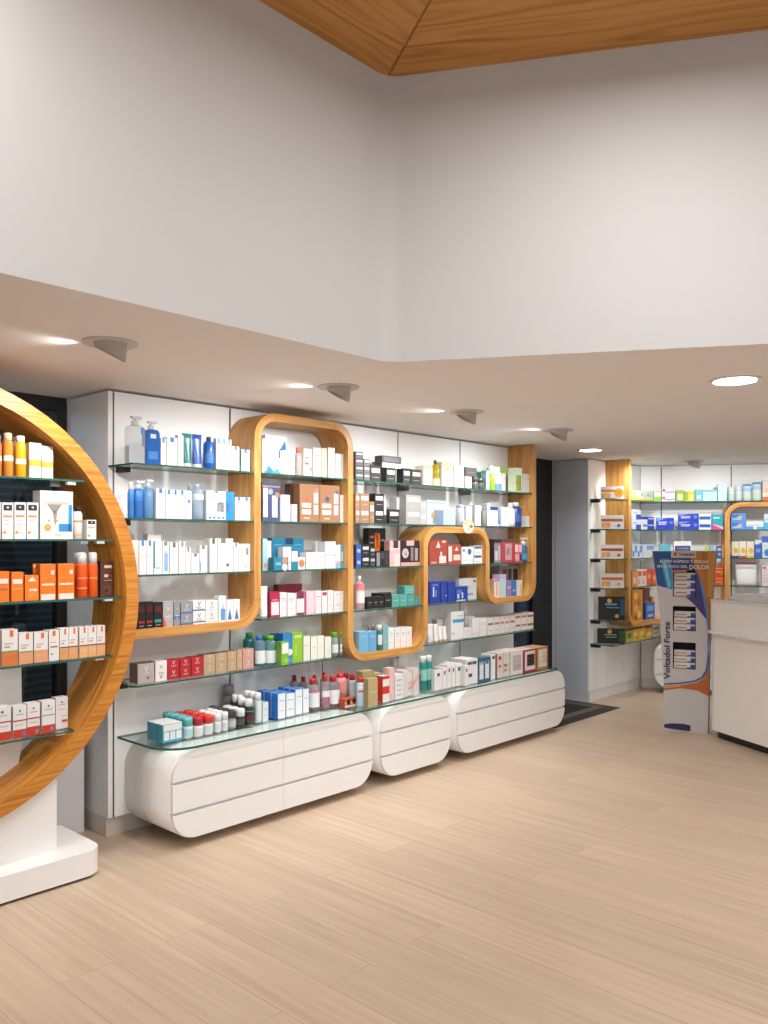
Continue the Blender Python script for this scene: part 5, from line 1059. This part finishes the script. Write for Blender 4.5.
s.put('b', 424, 456, 74, BL('e4581c', cc='f2efec', top='dome', cap=.26, nr=.9, cr=.85), 'orange lotion bottle with white top, rear', u=.22)
s.put('c', 592, 668, 124, dict(c='5a3422', s='40241a', t='6a4230', m=[(.3, .8, .9, .88, 'd8c4b8'), (.3, .54, .6, .62, 'd8c4b8'), (.3, .44, .9, .46, 'b89c8c'), (.75, .56, .82, .6, 'e08040')], o=[(.55, .18, .32, '7a5442'), (.55, .18, .26, '5a3422')]), 'dark brown sunscreen carton', u=.27, d=.05)
s = S_(A, RSH[3], .30, 'fourth shelf in the ring', 'R3')
def SP(line, low, c='eeebe8'): return dict(c=c, s='dccfc4', t='ece6e0', m=[(.5, .8, .72, .98, 'e06a28'), (.15, .6, .7, .62, '9a9690'), (.15, .5, .5, .54, 'e08a50'), (0, .37, 1, .41, line), (0, 0, 1, .37, low), (.1, .24, .9, .25, 'f0d0b8')])
s.put('c', -100, 2, 120, SP('4f9a50', 'd8783c'), 'white and orange carton cut by the photo edge', d=.06)
s.put('c', 10, 106, 116, SP('5a9a4a', 'd8783c'), 'white and dark orange carton with green line', d=.06)
s.put('c', 110, 196, 136, SP('5a9a4a', 'e0a078'), 'white and peach carton with green line', d=.06)
s.put('c', 200, 284, 132, SP('e0a430', 'e0a078'), 'white and peach carton with yellow line', d=.06)
s.put('c', 288, 350, 120, dict(c='eeebe8', s='dccfc4', m=[(.35, .82, .65, .98, 'e06a28'), (.15, .44, .85, .48, '8a5a3c'), (.2, .2, .4, .24, '6a7084'), (.15, .6, .7, .62, '9a9690')]), 'narrow white carton with brown line', d=.06)
s.put('c', 352, 460, 106, SP('5a4a44', 'dca068'), 'white and tan carton with dark line', 2, d=.05)
s.put('c', 468, 622, 96, SP('4a4048', 'e4ac78'), 'white and peach carton with dark line', 3, d=.06)
s = S_(A, RSH[4], .30, 'bottom shelf in the ring', 'R3')
def RD(h0, h1, blue=1): return dict(c='eeebe9', s='dcd6d2', t='ece8e6', m=[(0, h0, 1, h1, 'c83c24'), (0, .52, 1, .56, 'b83a28'), (.2, .72, .8, .74, '8a94a8'), (.15, .4, .85, .42, 'e0a090')] + ([(.66, .06, .9, .18, '6fb0dc')] if blue else []), o=[(.5, .84, .08, '5a6a88')])
s.put('c', -40, 66, 572, RD(0, .25, 0), 'white and red carton, leftmost', d=.05)
s.put('c', 76, 158, 566, RD(0, .26), 'white and red carton, second', d=.05); s.put('c', 160, 237, 550, RD(0, .28), 'white and red carton, third', d=.05)
s.put('c', 246, 327, 536, dict(RD(0, .25), m=[(0, 0, 1, .25, 'c83c24'), (0, .54, 1, .57, '9a9898'), (.66, .06, .9, .18, '6fb0dc'), (.2, .72, .8, .74, '8a94a8')]), 'white and red carton with grey line', d=.05)
s.put('c', 329, 402, 516, dict(c='eeebe9', s='dcd6d2', m=[(.5, .2, .95, .28, 'c8502c'), (.1, .62, .8, .64, 'e0b0a0'), (.2, .76, .8, .78, '8a94a8'), (.5, .4, .9, .42, 'a8c4d8')], o=[(.5, .85, .08, '5a6a88')]), 'white carton with small red patch', u=.26, d=.05)
# ---- corner shelves left of the oak panel
s = S_(A, Y1, .14, 'corner shelf beside oak panel', 'K13')
def OB(a, b): return dict(c='ece8e2', s='d8d2ca', m=[(.04, .55, .96, .74, a), (.06, .1, .42, .44, 'e0984c'), (.5, .2, .9, .24, 'c4b8ac')], o=[(.2, .25, .1, 'ecb068'), (.78, .25, .07, b)])
FB = Frame(A.W(5.13, .07).to_2d(), B.ang)
for z, yt, cr, st, ds in ((Y1, 189, 'K13', dict(OB('d88a3c', 'e8b040'), o=[(.80, .5, .2, 'e8a428'), (.8, .5, .12, 'f0c458'), (.25, .3, .12, 'ecb068')]), 'white carton with amber seal on the highest corner shelf'), (Y2, 307, 'K13', OB('b0603c', '4a6ab0'), 'white and brown carton on second corner shelf'), (Y3, 428, 'K13', OB('b0482c', 'c83a3c'), 'white and rust carton on third corner shelf'), (Y4, 546, 'K13', OB('c8703c', 'e0a070'), 'white and orange carton on fourth corner shelf')):
    s = S_(FB, z, 0, 'left of oak panel', cr); s.put('c', 83, 180, yt, st, ds, d=.06)
bkx = dict(c='16161a', s='0e0e12', t='24242a', m=[(.3, .5, .8, .56, '3a86c4'), (.25, .64, .7, .7, '9aa4ac'), (.82, .2, 1, .9, '2a4a6a')], o=[(.42, .82, .09, 'd8a850'), (.7, .16, .08, 'c89c50')])
s = S_(FB, Y5, 0, 'lower corner shelf', 'K14'); s.put('k', 74, 184, 150, bkx, 'large black box with gold seals and blue print', d=.06)
s = S_(FB, Y6, 0, 'lowest corner shelf', 'K14'); s.put('k', 70, 184, 280, dict(bkx, m=[(.3, .4, .7, .46, '6fb060'), (.25, .56, .7, .62, '9aa4ac'), (.78, .1, 1, .85, '2f5a30'), (.84, .3, .96, .6, '4f8a44')], o=[(.45, .8, .08, 'd8a850')]), 'black box with gold seal and green print', d=.06)
# ---- back wall shelves
s = S_(A, Y1, .2, 'top corner shelf by oak', 'K15')
s.put('c', 206, 230, 66, dict(c='cdd88a', s='b4c070', b=[(0, .3, 'ecd03c')]), 'pale green carton'); s.put('c', 231, 262, 68, dict(c='e8ecd8', s='d0d4c0', b=[(0, .25, 'ecc83c')]), 'cream carton with yellow base')
s.put('c', 263, 338, 70, dict(c='eceee8', s='d4d8d0', m=[(0, 0, 1, .22, 'ecd03c')], o=[(.14, .6, .12, '4fb8a8'), (.6, .5, .12, '8fd0c0')]), 'white carton with yellow base and teal dot', 2)
s = S_(B, Y1, .2, 'top back wall shelf', 'K15')
s.put('c', 342, 394, 74, dict(c='8fc04c', s='78a43c', m=[(.1, .5, .9, .95, 'eef0e4')]), 'green and white carton')
s.put('c', 396, 482, 42, dict(c='ece8ee', s='d4d0d8', m=[(.2, .2, .95, .3, '8a5ab8')], o=[(.14, .5, .1, 'c82a5c')]), 'white and purple carton', 1, 2)
s.put('c', 486, 540, 66, dict(c='9cc050', s='84a440', m=[(.2, .15, .8, .7, 'dfe6c0')]), 'light green carton'); s.put('c', 542, 606, 72, dict(c='d0d83c', s='b4bc30', m=[(.05, .1, .3, .9, '8fb83c'), (.45, .1, .8, .6, 'e8ec90')]), 'yellow-green carton')
s.crop = 'K16'
s.put('c', 38, 92, 70, dict(c='6fc4dc', s='58acc4', m=[(.2, .2, .8, .5, 'd0eef4')]), 'aqua carton'); s.put('c', 93, 200, 72, dict(c='b4dfe6', s='98c8d0', m=[(0, .82, 1, 1, '6fc0d4'), (.1, .3, .7, .4, 'd8f0f4')]), 'wide pale aqua carton')
s.put('c', 203, 272, 28, dict(c='bfe2ea', s='7fc0d0', m=[(.1, .6, .9, .7, 'd8f0f4')]), 'tall pale aqua box')
can = BL('e4ecea', cc='eaf0ee', cap=.1, nr=.95, cr=1.0, sh=.01, l=[(.2, .5, 'b8d8c8'), (.62, .72, 'd0dcec')])
s.put('j', 276, 330, 48, can, 'white milk powder tin, leftmost', gap=.003); s.put('j', 331, 384, 34, dict(can, l=[(.2, .4, 'c0dcd0'), (.6, .74, 'b8d0e8')]), 'white milk powder tin, second', gap=.003)
s.put('j', 386, 455, 30, dict(can, cc='4a9cd8', l=[(.14, .34, 'c4dcc8'), (.56, .78, 'a4c8e8')]), 'milk powder tin with blue lid, left', gap=.003); s.put('j', 456, 528, 14, dict(can, cc='4a9cd8', l=[(.14, .34, 'c4dcc8'), (.6, .76, 'a4c8e8')]), 'milk powder tin with blue lid, right', gap=.003)
s.put('c', 532, 600, 0, dict(c='efe8e0', s='d8d0c8', m=[(0, 0, 1, .18, 'e0703c'), (.2, .4, .8, .6, 'ecc0a0')]), 'white carton with orange base', d=.06)
s = S_(A, Y2, .2, 'second corner shelf', 'K15')
s.put('c', 208, 262, 188, dict(c='e8ecf2', s='c8d0dc', m=[(.4, 0, 1, .5, '3a5cb4'), (.1, .6, .5, .7, '8fa8dc')]), 'white and blue carton', 1, 2)
s.put('c', 263, 304, 252, dict(c='eef0f4', s='ccd4e0', m=[(.3, .3, .9, .5, '4a70c4')]), 'low white carton with blue print'); s.put('c', 306, 345, 236, dict(c='2f54c0', s='2444a0', m=[(.1, .6, .9, .8, 'd8e0f4')]), 'blue and white carton', 1, 2)
s = S_(B, Y2, .2, 'second back wall shelf', 'K15')
dia = dict(c='2040b4', s='18329a', m=[(.1, .42, .55, .54, 'e0b0c8'), (.1, .6, .6, .68, 'c8d8f4')], tri=[(0, 1, .6, 1, .0, .7, '6fa4e4')], o=[(.84, .6, .1, '5a7cdc')])
s.put('k', 362, 474, 242, dia, 'royal blue box standing alone', d=.08); s.put('k', 504, 632, 216, dia, 'royal blue box in a stack of two', 1, 2, d=.08)
s.crop = 'K16'
s.put('c', 62, 156, 250, dict(c='e4eaf4', s='c8d0e0', m=[(.05, .3, .95, .7, '2f5cc0'), (.2, .42, .8, .56, 'a8c4ec')]), 'white carton with blue oval', 1, 2, d=.07)
s.put('c', 162, 244, 250, dict(c='2fa4b4', s='248a98', tri=[(0, 0, 1, 0, 0, .36, 'e83c9c'), (1, 0, 1, .2, 0, .36, 'ecc0dc')], m=[(.1, .72, .7, .8, 'c0e8ec')]), 'teal and magenta carton', d=.06)
s.put('c', 300, 410, 244, dict(c='5a94d8', s='7fb0e4', t='a4c8ec', m=[(.05, .55, .6, .8, '3a6cc0'), (.1, .2, .7, .35, 'a4ccf0')], tri=[(.3, .4, .8, .4, .6, .75, 'ecb090')]), 'sky blue carton under the back arch', 1, 2, d=.07)
s.put('c', 412, 540, 304, dict(c='ecf0f4', s='d0d8e0', m=[(.1, .5, .8, .6, 'a4c4dc'), (.6, 0, 1, .35, '4fb0dc'), (0, 0, .4, .4, '5a94d8')]), 'long white carton with blue corners', d=.06); s.put('c', 543, 600, 248, dict(c='dceaf2', s='c0d0dc', m=[(0, 0, 1, .45, '5ab4e0'), (.2, .6, .8, .7, 'a4c4dc')]), 'white carton with sky blue base', d=.06)
s = S_(A, Y3, .2, 'third corner shelf', 'K15')
s.put('c', 206, 272, 412, dict(c='dfe8f2', s='c0ccdc', m=[(.1, .1, .4, .5, '3a7cc4'), (.5, .4, .9, .9, '5a94d4')]), 'white and blue patterned carton', 2); s.put('c', 276, 348, 412, dict(c='e0e8f0', s='c4ccd8', m=[(.3, .6, .9, .9, '7fa8d8'), (.7, 0, 1, .2, 'ecac50')]), 'white carton with blue and orange corner')
s = S_(B, Y3, .2, 'third back wall shelf', 'K15')
s.put('c', 380, 452, 412, dict(c='5ab4c4', s='4498a8', m=[(.2, .3, .8, .5, 'c8e8ec')]), 'turquoise carton behind promotional stand'); s.put('c', 472, 586, 392, dict(c='eef0f2', s='d0d4d8', m=[(.06, .42, .94, .72, '3a4c84'), (.14, .5, .86, .62, 'b8c4dc')]), 'white carton with navy lettering band')
s.crop = 'K16'
s.put('c', 112, 140, 484, dict(c='b8cc4c', s='98ac3c'), 'small lime carton'); s.put('c', 141, 174, 484, dict(c='7fb4dc', s='6898c0'), 'small pale blue carton'); s.put('c', 194, 232, 482, dict(c='3a6cb8', s='2f5898', m=[(.2, .6, .9, .8, 'd8c8e0'), (.3, .2, .8, .4, '8fb4e4')]), 'small blue carton'); s.put('c', 233, 250, 484, dict(c='e0a050', s='c08840'), 'small orange carton against oak')
ys = dict(c='ece8d4', s='d8d4c0', m=[(0, 0, 1, .12, 'd8452c')], o=[(.6, .42, .34, 'f0b81c'), (.5, .55, .2, 'f4d050')])
s.put('c', 305, 358, 450, dict(ys, m=[(0, 0, 1, .12, '2f3f88')]), 'white carton with yellow swirl and navy base', d=.06); s.put('c', 360, 412, 448, ys, 'white carton with yellow swirl and red base', d=.06); s.put('c', 414, 470, 450, dict(ys, m=[(0, 0, 1, .12, 'ecb820')]), 'white carton with yellow swirl and yellow base', d=.06)
s.put('c', 472, 526, 438, dict(c='3a64b8', s='2f5098', m=[(0, .75, 1, 1, 'dfe6f0'), (.2, .3, .8, .5, '7fa4e0')], o=[(.8, .78, .16, '3a64b8')]), 'blue carton with white top', d=.06); s.put('c', 528, 600, 412, dict(c='dfe6f2', s='c4ccdc', m=[(0, .72, 1, 1, '4a6cc0')], o=[(.6, .25, .4, '2f8ad0')]), 'white carton with blue disc', d=.06)
s = S_(A, Y4, .2, 'fourth corner shelf', 'K15')
s.put('c', 206, 238, 586, dict(c='e0904c', s='c87838', m=[(.2, .2, .8, .6, 'ecc8a0')]), 'orange carton at the oak panel'); s.put('c', 240, 298, 572, dict(c='ece0d8', s='d4c8c0', m=[(.1, .6, .9, .9, 'd86040'), (.2, .1, .5, .4, 'e09878')]), 'white and coral carton', 2); s.put('c', 292, 330, 570, dict(c='d8501f', s='b84018', m=[(.2, .4, .8, .7, 'ec9a70')]), 'vivid orange carton')
s = S_(B, Y4, .2, 'fourth back wall shelf', 'K15')
s.put('c', 332, 362, 570, dict(c='d8521f', s='b84018', m=[(.2, .3, .8, .6, 'ec9a70'), (.4, .1, .9, .25, '7fb03c')]), 'orange carton left of promotional stand')
s.crop = 'K16'
s.put('c', 182, 246, 626, dict(c='d8481c', s='b43814', m=[(.1, .62, .9, .74, 'ec9a70'), (.1, .3, .9, .42, 'ecb060'), (.5, .1, .9, .24, '7fb03c')]), 'orange carton right of promotional stand', 1, 2, d=.06)
s.put('u', 334, 496, 606, BL('efeff0', cc='a83038'), 'white foil pouch with red top strip behind the counter', d=.07)
s.put('c', 526, 600, 624, dict(c='f2e8e8', s='dcd0d0', m=[(.1, .82, .4, .92, 'e0505c'), (.1, .5, .9, .53, 'ecb0b4'), (.1, .36, .9, .38, 'ecb0b4'), (.1, .2, .9, .22, 'ecb0b4')]), 'pink and white carton at the photo edge', d=.06)
s = S_(A, .728 + HT, .2, 'oak ledge in the corner', 'K15')
s.put('k', 207, 274, 702, dict(c='d08a2c', s='a86c20', o=[(.3, .8, .16, 'ecc050'), (.6, .6, .18, 'b4682a'), (.35, .4, .18, 'e8b048'), (.65, .2, .16, 'f0d080'), (.3, .12, .12, '9c4a20')]), 'orange patterned food box', d=.06); s.put('c', 278, 318, 692, dict(c='6a2420', s='4a1814', m=[(.2, .4, .8, .6, 'a85a40')]), 'dark red carton', u=.14)
s.put('c', 281, 340, 782, dict(c='2f62b0', s='244c8c', m=[(.15, .5, .85, .8, '6f9cdc'), (.2, .15, .8, .3, 'a4c4ec')]), 'blue carton'); s.put('c', 330, 368, 744, dict(c='e09a30', s='c07c20', m=[(.2, .2, .8, .5, 'ecc878')]), 'amber carton', u=.12)
s = S_(A, Y6, .2, 'lowest shelf in the corner', 'K14')
s.put('c', 188, 215, 290, dict(c='c8b83c', s='8a8a30', m=[(.2, .3, .8, .8, '5a7a2c')]), 'yellow and green carton'); s.put('c', 216, 268, 280, dict(c='e8c030', s='c8a020', m=[(.1, .4, .6, .7, 'f0e090'), (.5, .1, .9, .3, 'd0622c')]), 'yellow carton', 2); s.put('c', 269, 294, 278, dict(c='e0a82c', s='c08c20', m=[(.2, .2, .8, .6, 'ecd48c')]), 'amber carton beside the promotional stand')
s.put('c', 297, 326, 254, dict(c='ece4dc', s='d4ccc4', m=[(.1, .5, .9, .62, '9a4a30'), (.2, .2, .8, .3, 'c8a898')]), 'white and brown carton'  )
# ================================================================ PROMOTIONAL STAND
sx0, sy0 = 2.365, 6.80; sdir = Vector((.90, -.44)).normalized(); srz = math.atan2(sdir.y, sdir.x)
ps = empty('promotional_stand', (sx0, sy0, 0), srz); tag(ps, 'tall waisted cardboard promotional stand in blue, silver and orange beside the counter', 'display stand')
sinv = Matrix.Rotation(-srz, 4, 'Z')
def st_px(px, py):      # point of the 488 x 1024 crop -> stand front plane (x along, z)
    X = 640 + px / 4.876; Y_ = 530 + py / 4.876; k = (X - 384) / F_PX
    t = (k * sy0 - sx0) / (sdir.x - k * sdir.y); Yy = sy0 + t * sdir.y
    return t, CAM_H - (Y_ - HZ) / F_PX * Yy
LO = [(60, 102), (72, 200), (84, 300), (97, 420), (104, 560), (110, 680), (115, 780), (118, 955)]
RO_ = [(372, 104), (362, 200), (355, 300), (347, 420), (340, 560), (337, 680), (335, 780), (331, 990)]
WX = (160, 272); WIN = [(196, 326), (372, 492), (548, 678)]
zs = sorted({st_px(90, y)[1] for _, y in LO} | {st_px(216, y)[1] for w_ in WIN for y in w_})
def edge_at(tab, z):
    P = [st_px(*p) for p in tab]; P.sort(key=lambda q: q[1])
    if z <= P[0][1]: return P[0][0]
    for (x0, z0), (x1, z1) in zip(P, P[1:]):
        if z <= z1: return x0 + (x1 - x0) * (z - z0) / (z1 - z0)
    return P[-1][0]
wx0, wx1 = st_px(WX[0], 440)[0], st_px(WX[1], 440)[0]; wz = [(st_px(216, b)[1], st_px(216, a)[1]) for a, b in WIN]
zs = sorted(set([0.0] + [z for z in zs if z > .02])); ztop = zs[-1]
SIL = paint('c6c4c5', .4, .15); DEP = .13; mb = MB()
for z0, z1 in zip(zs, zs[1:]):
    l0, l1, r0, r1 = edge_at(LO, z0), edge_at(LO, z1), edge_at(RO_, z0), edge_at(RO_, z1); zm = (z0 + z1) / 2
    hole = any(a - 1e-6 < zm < b + 1e-6 for a, b in wz)
    if hole:
        mb.face([(l0, 0, z0), (wx0, 0, z0), (wx0, 0, z1), (l1, 0, z1)], SIL); mb.face([(wx1, 0, z0), (r0, 0, z0), (r1, 0, z1), (wx1, 0, z1)], SIL)
    else: mb.face([(l0, 0, z0), (r0, 0, z0), (r1, 0, z1), (l1, 0, z1)], SIL)
    mb.face([(r0, DEP, z0), (l0, DEP, z0), (l1, DEP, z1), (r1, DEP, z1)], paint('8f8c8c'))
    mb.face([(l0, DEP, z0), (l0, 0, z0), (l1, 0, z1), (l1, DEP, z1)], paint('9c9a9c')); mb.face([(r0, 0, z0), (r0, DEP, z0), (r1, DEP, z1), (r1, 0, z1)], paint('3a2a58'))
mb.face([(edge_at(LO, ztop), 0, ztop), (edge_at(RO_, ztop), 0, ztop), (edge_at(RO_, ztop), DEP, ztop), (edge_at(LO, ztop), DEP, ztop)], paint('e8e6e4'))
mb.build('cardboard_body', ps)
mb = MB()
for a, b in wz:          # compartments
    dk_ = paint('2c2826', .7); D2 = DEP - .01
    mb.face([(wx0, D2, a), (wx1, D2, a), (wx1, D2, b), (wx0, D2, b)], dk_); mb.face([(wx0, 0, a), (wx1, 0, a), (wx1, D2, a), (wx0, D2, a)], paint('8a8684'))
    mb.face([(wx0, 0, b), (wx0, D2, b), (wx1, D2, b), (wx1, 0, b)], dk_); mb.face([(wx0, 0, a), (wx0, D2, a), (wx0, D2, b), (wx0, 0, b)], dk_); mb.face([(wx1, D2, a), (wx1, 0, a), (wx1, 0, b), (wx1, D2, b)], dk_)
mb.build('compartments', ps)
mb = MB(); lay = [.0]
def pg(pts, col, smooth=0):
    lay[0] += .00035; P = [st_px(*p) for p in pts]; mb.face([(x, -.0006 - lay[0], z) for x, z in P][::-1], paint(col, .35))
# printed artwork, from back to front (crop pixels, clockwise)
pg([(60, 103), (158, 103), (158, 290), (84, 270)], '1f4f94'); pg([(98, 140), (140, 140), (158, 190), (158, 286), (130, 282)], '3a94c8'); pg([(110, 160), (128, 160), (150, 270), (140, 284)], '7fc4e4')
pg([(158, 103), (245, 103), (272, 210), (272, 195), (158, 195)], '1f3f88')
pg([(232, 103), (371, 104), (363, 196), (272, 196)], 'a8691e'); pg([(272, 196), (363, 196), (356, 296), (349, 400), (343, 500), (338, 560), (332, 440), (326, 380), (310, 300)], 'b4701e'); pg([(330, 110), (368, 108), (352, 330), (330, 330)], 'c8862c'); pg([(250, 108), (300, 108), (310, 250), (284, 200)], 'c07a24')
pg([(272, 200), (286, 226), (310, 300), (326, 380), (334, 440), (328, 440), (314, 424), (272, 372)], '43307c'); pg([(222, 330), (272, 326), (272, 370), (240, 340)], '4a2c7c')
pg([(286, 226), (294, 234), (316, 310), (330, 400), (336, 480), (336, 600), (330, 650), (322, 690), (318, 690), (326, 640), (330, 600), (330, 480), (318, 390), (304, 310)], '3a86c8')
pg([(330, 600), (337, 600), (336, 680), (310, 720), (270, 740), (200, 750), (117, 754), (117, 748), (200, 743), (262, 734), (300, 716), (324, 676)], '2f5ca4')
pg([(336, 660), (335, 810), (280, 782), (200, 770), (116, 780), (116, 760), (200, 756), (280, 744), (318, 716)], 'b8621c'); pg([(116, 760), (200, 756), (200, 764), (116, 772)], 'd88a3c')
mb.build('printed_artwork', ps); mb = MB()
pg([(118, 946), (160, 942), (210, 944), (246, 952), (246, 980), (200, 975), (150, 968), (118, 962)], '2c2450')
mb.build('printed_base_mark', ps); mb = MB()
pg([(160, 196), (228, 196), (228, 204), (160, 206)], 'd8783c')
mb.build('printed_flash', ps); mb = MB()
pg([(152, 100), (274, 100), (274, 136), (152, 136)], 'c8c2ba'); pg([(164, 108), (180, 106), (184, 118), (176, 128), (164, 124)], 'd8803c'); pg([(166, 114), (176, 112), (178, 122), (168, 124)], '3a4c94')
mb.build('printed_header', ps)
def stx(txt, px, py, hpx, col, vertical=False, bold=True, wpx=None, part='headline_lettering'):
    mb = MB()
    x, z = st_px(px, py); sz = abs(st_px(px, py)[1] - st_px(px, py - hpx)[1]) / .70; sx = 1.0
    if wpx:
        vs, fs = text_mesh(txt, 1.0, bold); wd = max(v[0] for v in vs) - min(v[0] for v in vs)
        tgt = abs(st_px(px + wpx / 2, py)[0] - st_px(px - wpx / 2, py)[0]) if not vertical else abs(st_px(px, py + wpx / 2)[1] - st_px(px, py - wpx / 2)[1])
        sx = tgt / (wd * sz)
    add_text(mb, txt, sz, x, z, -.0125, paint(col), vertical, bold, sx)
    mb.build(part, ps)
stx('Voltadol', 228, 119, 15, '4a3a4a', wpx=76, part='header_lettering')
stx('ALIVIO RÁPIDO Y EFICAZ', 213, 154, 13, 'f2f0ee', wpx=240); stx('EN EL FOCO DEL', 158, 178, 13, 'f2f0ee', wpx=148); stx('DOLOR', 289, 182, 20, 'f6f4f2', wpx=98)
stx('Voltadol', 134, 643, 27, '2a2450', True, True, wpx=164, part='side_lettering'); stx('Forte', 134, 498, 27, '2a2450', True, True, wpx=102, part='side_lettering')
vp = dict(c='e6e4e2', s='c8c4c0', m=[(.78, 0, 1, .75, '3a4a94'), (0, 0, .8, .14, 'd8803c'), (.62, .0, .8, .3, '6a7cc0'), (.1, .42, .6, .58, '8a8a9c')])
cw = (wx1 - wx0) * .93; cd = .05; first = None
for wi, (a, b) in enumerate(wz):
    ch = (b - a) * (.30, .26, .23)[wi]
    for k in range(3):
        if first is None or k == 0 : o = carton('medicine_carton', cw, cd, ch - .0006, vp); first = o
        else: o = copy_thing(first)
        p = Vector((sx0, sy0)) + sdir * (wx0 + wx1) / 2 + Vector((-sdir.y, sdir.x)) * (.012 + .012 * k)
        o.location = (p.x, p.y, a + .0006 + ch * k); o.rotation_euler = (0, 0, srz)
        tag(o, f'white medicine carton with blue corner, {("bottom", "middle", "top")[k]} of the {("upper", "middle", "lower")[wi]} stand opening', 'carton', 'medicine cartons in the promotional stand')
# low riser on the counter
mb = MB(); mb.prismy([(0, 0), (1.1, 0), (1.1, .05), (.10, .05), (.035, .022)], 0, .3, paint('f6f6f5', .25))
tag(mb.build('counter_riser', None, D.W(.12, -.10, 1.0904), D.rz), 'low glossy white riser standing on the white service counter', 'riser')
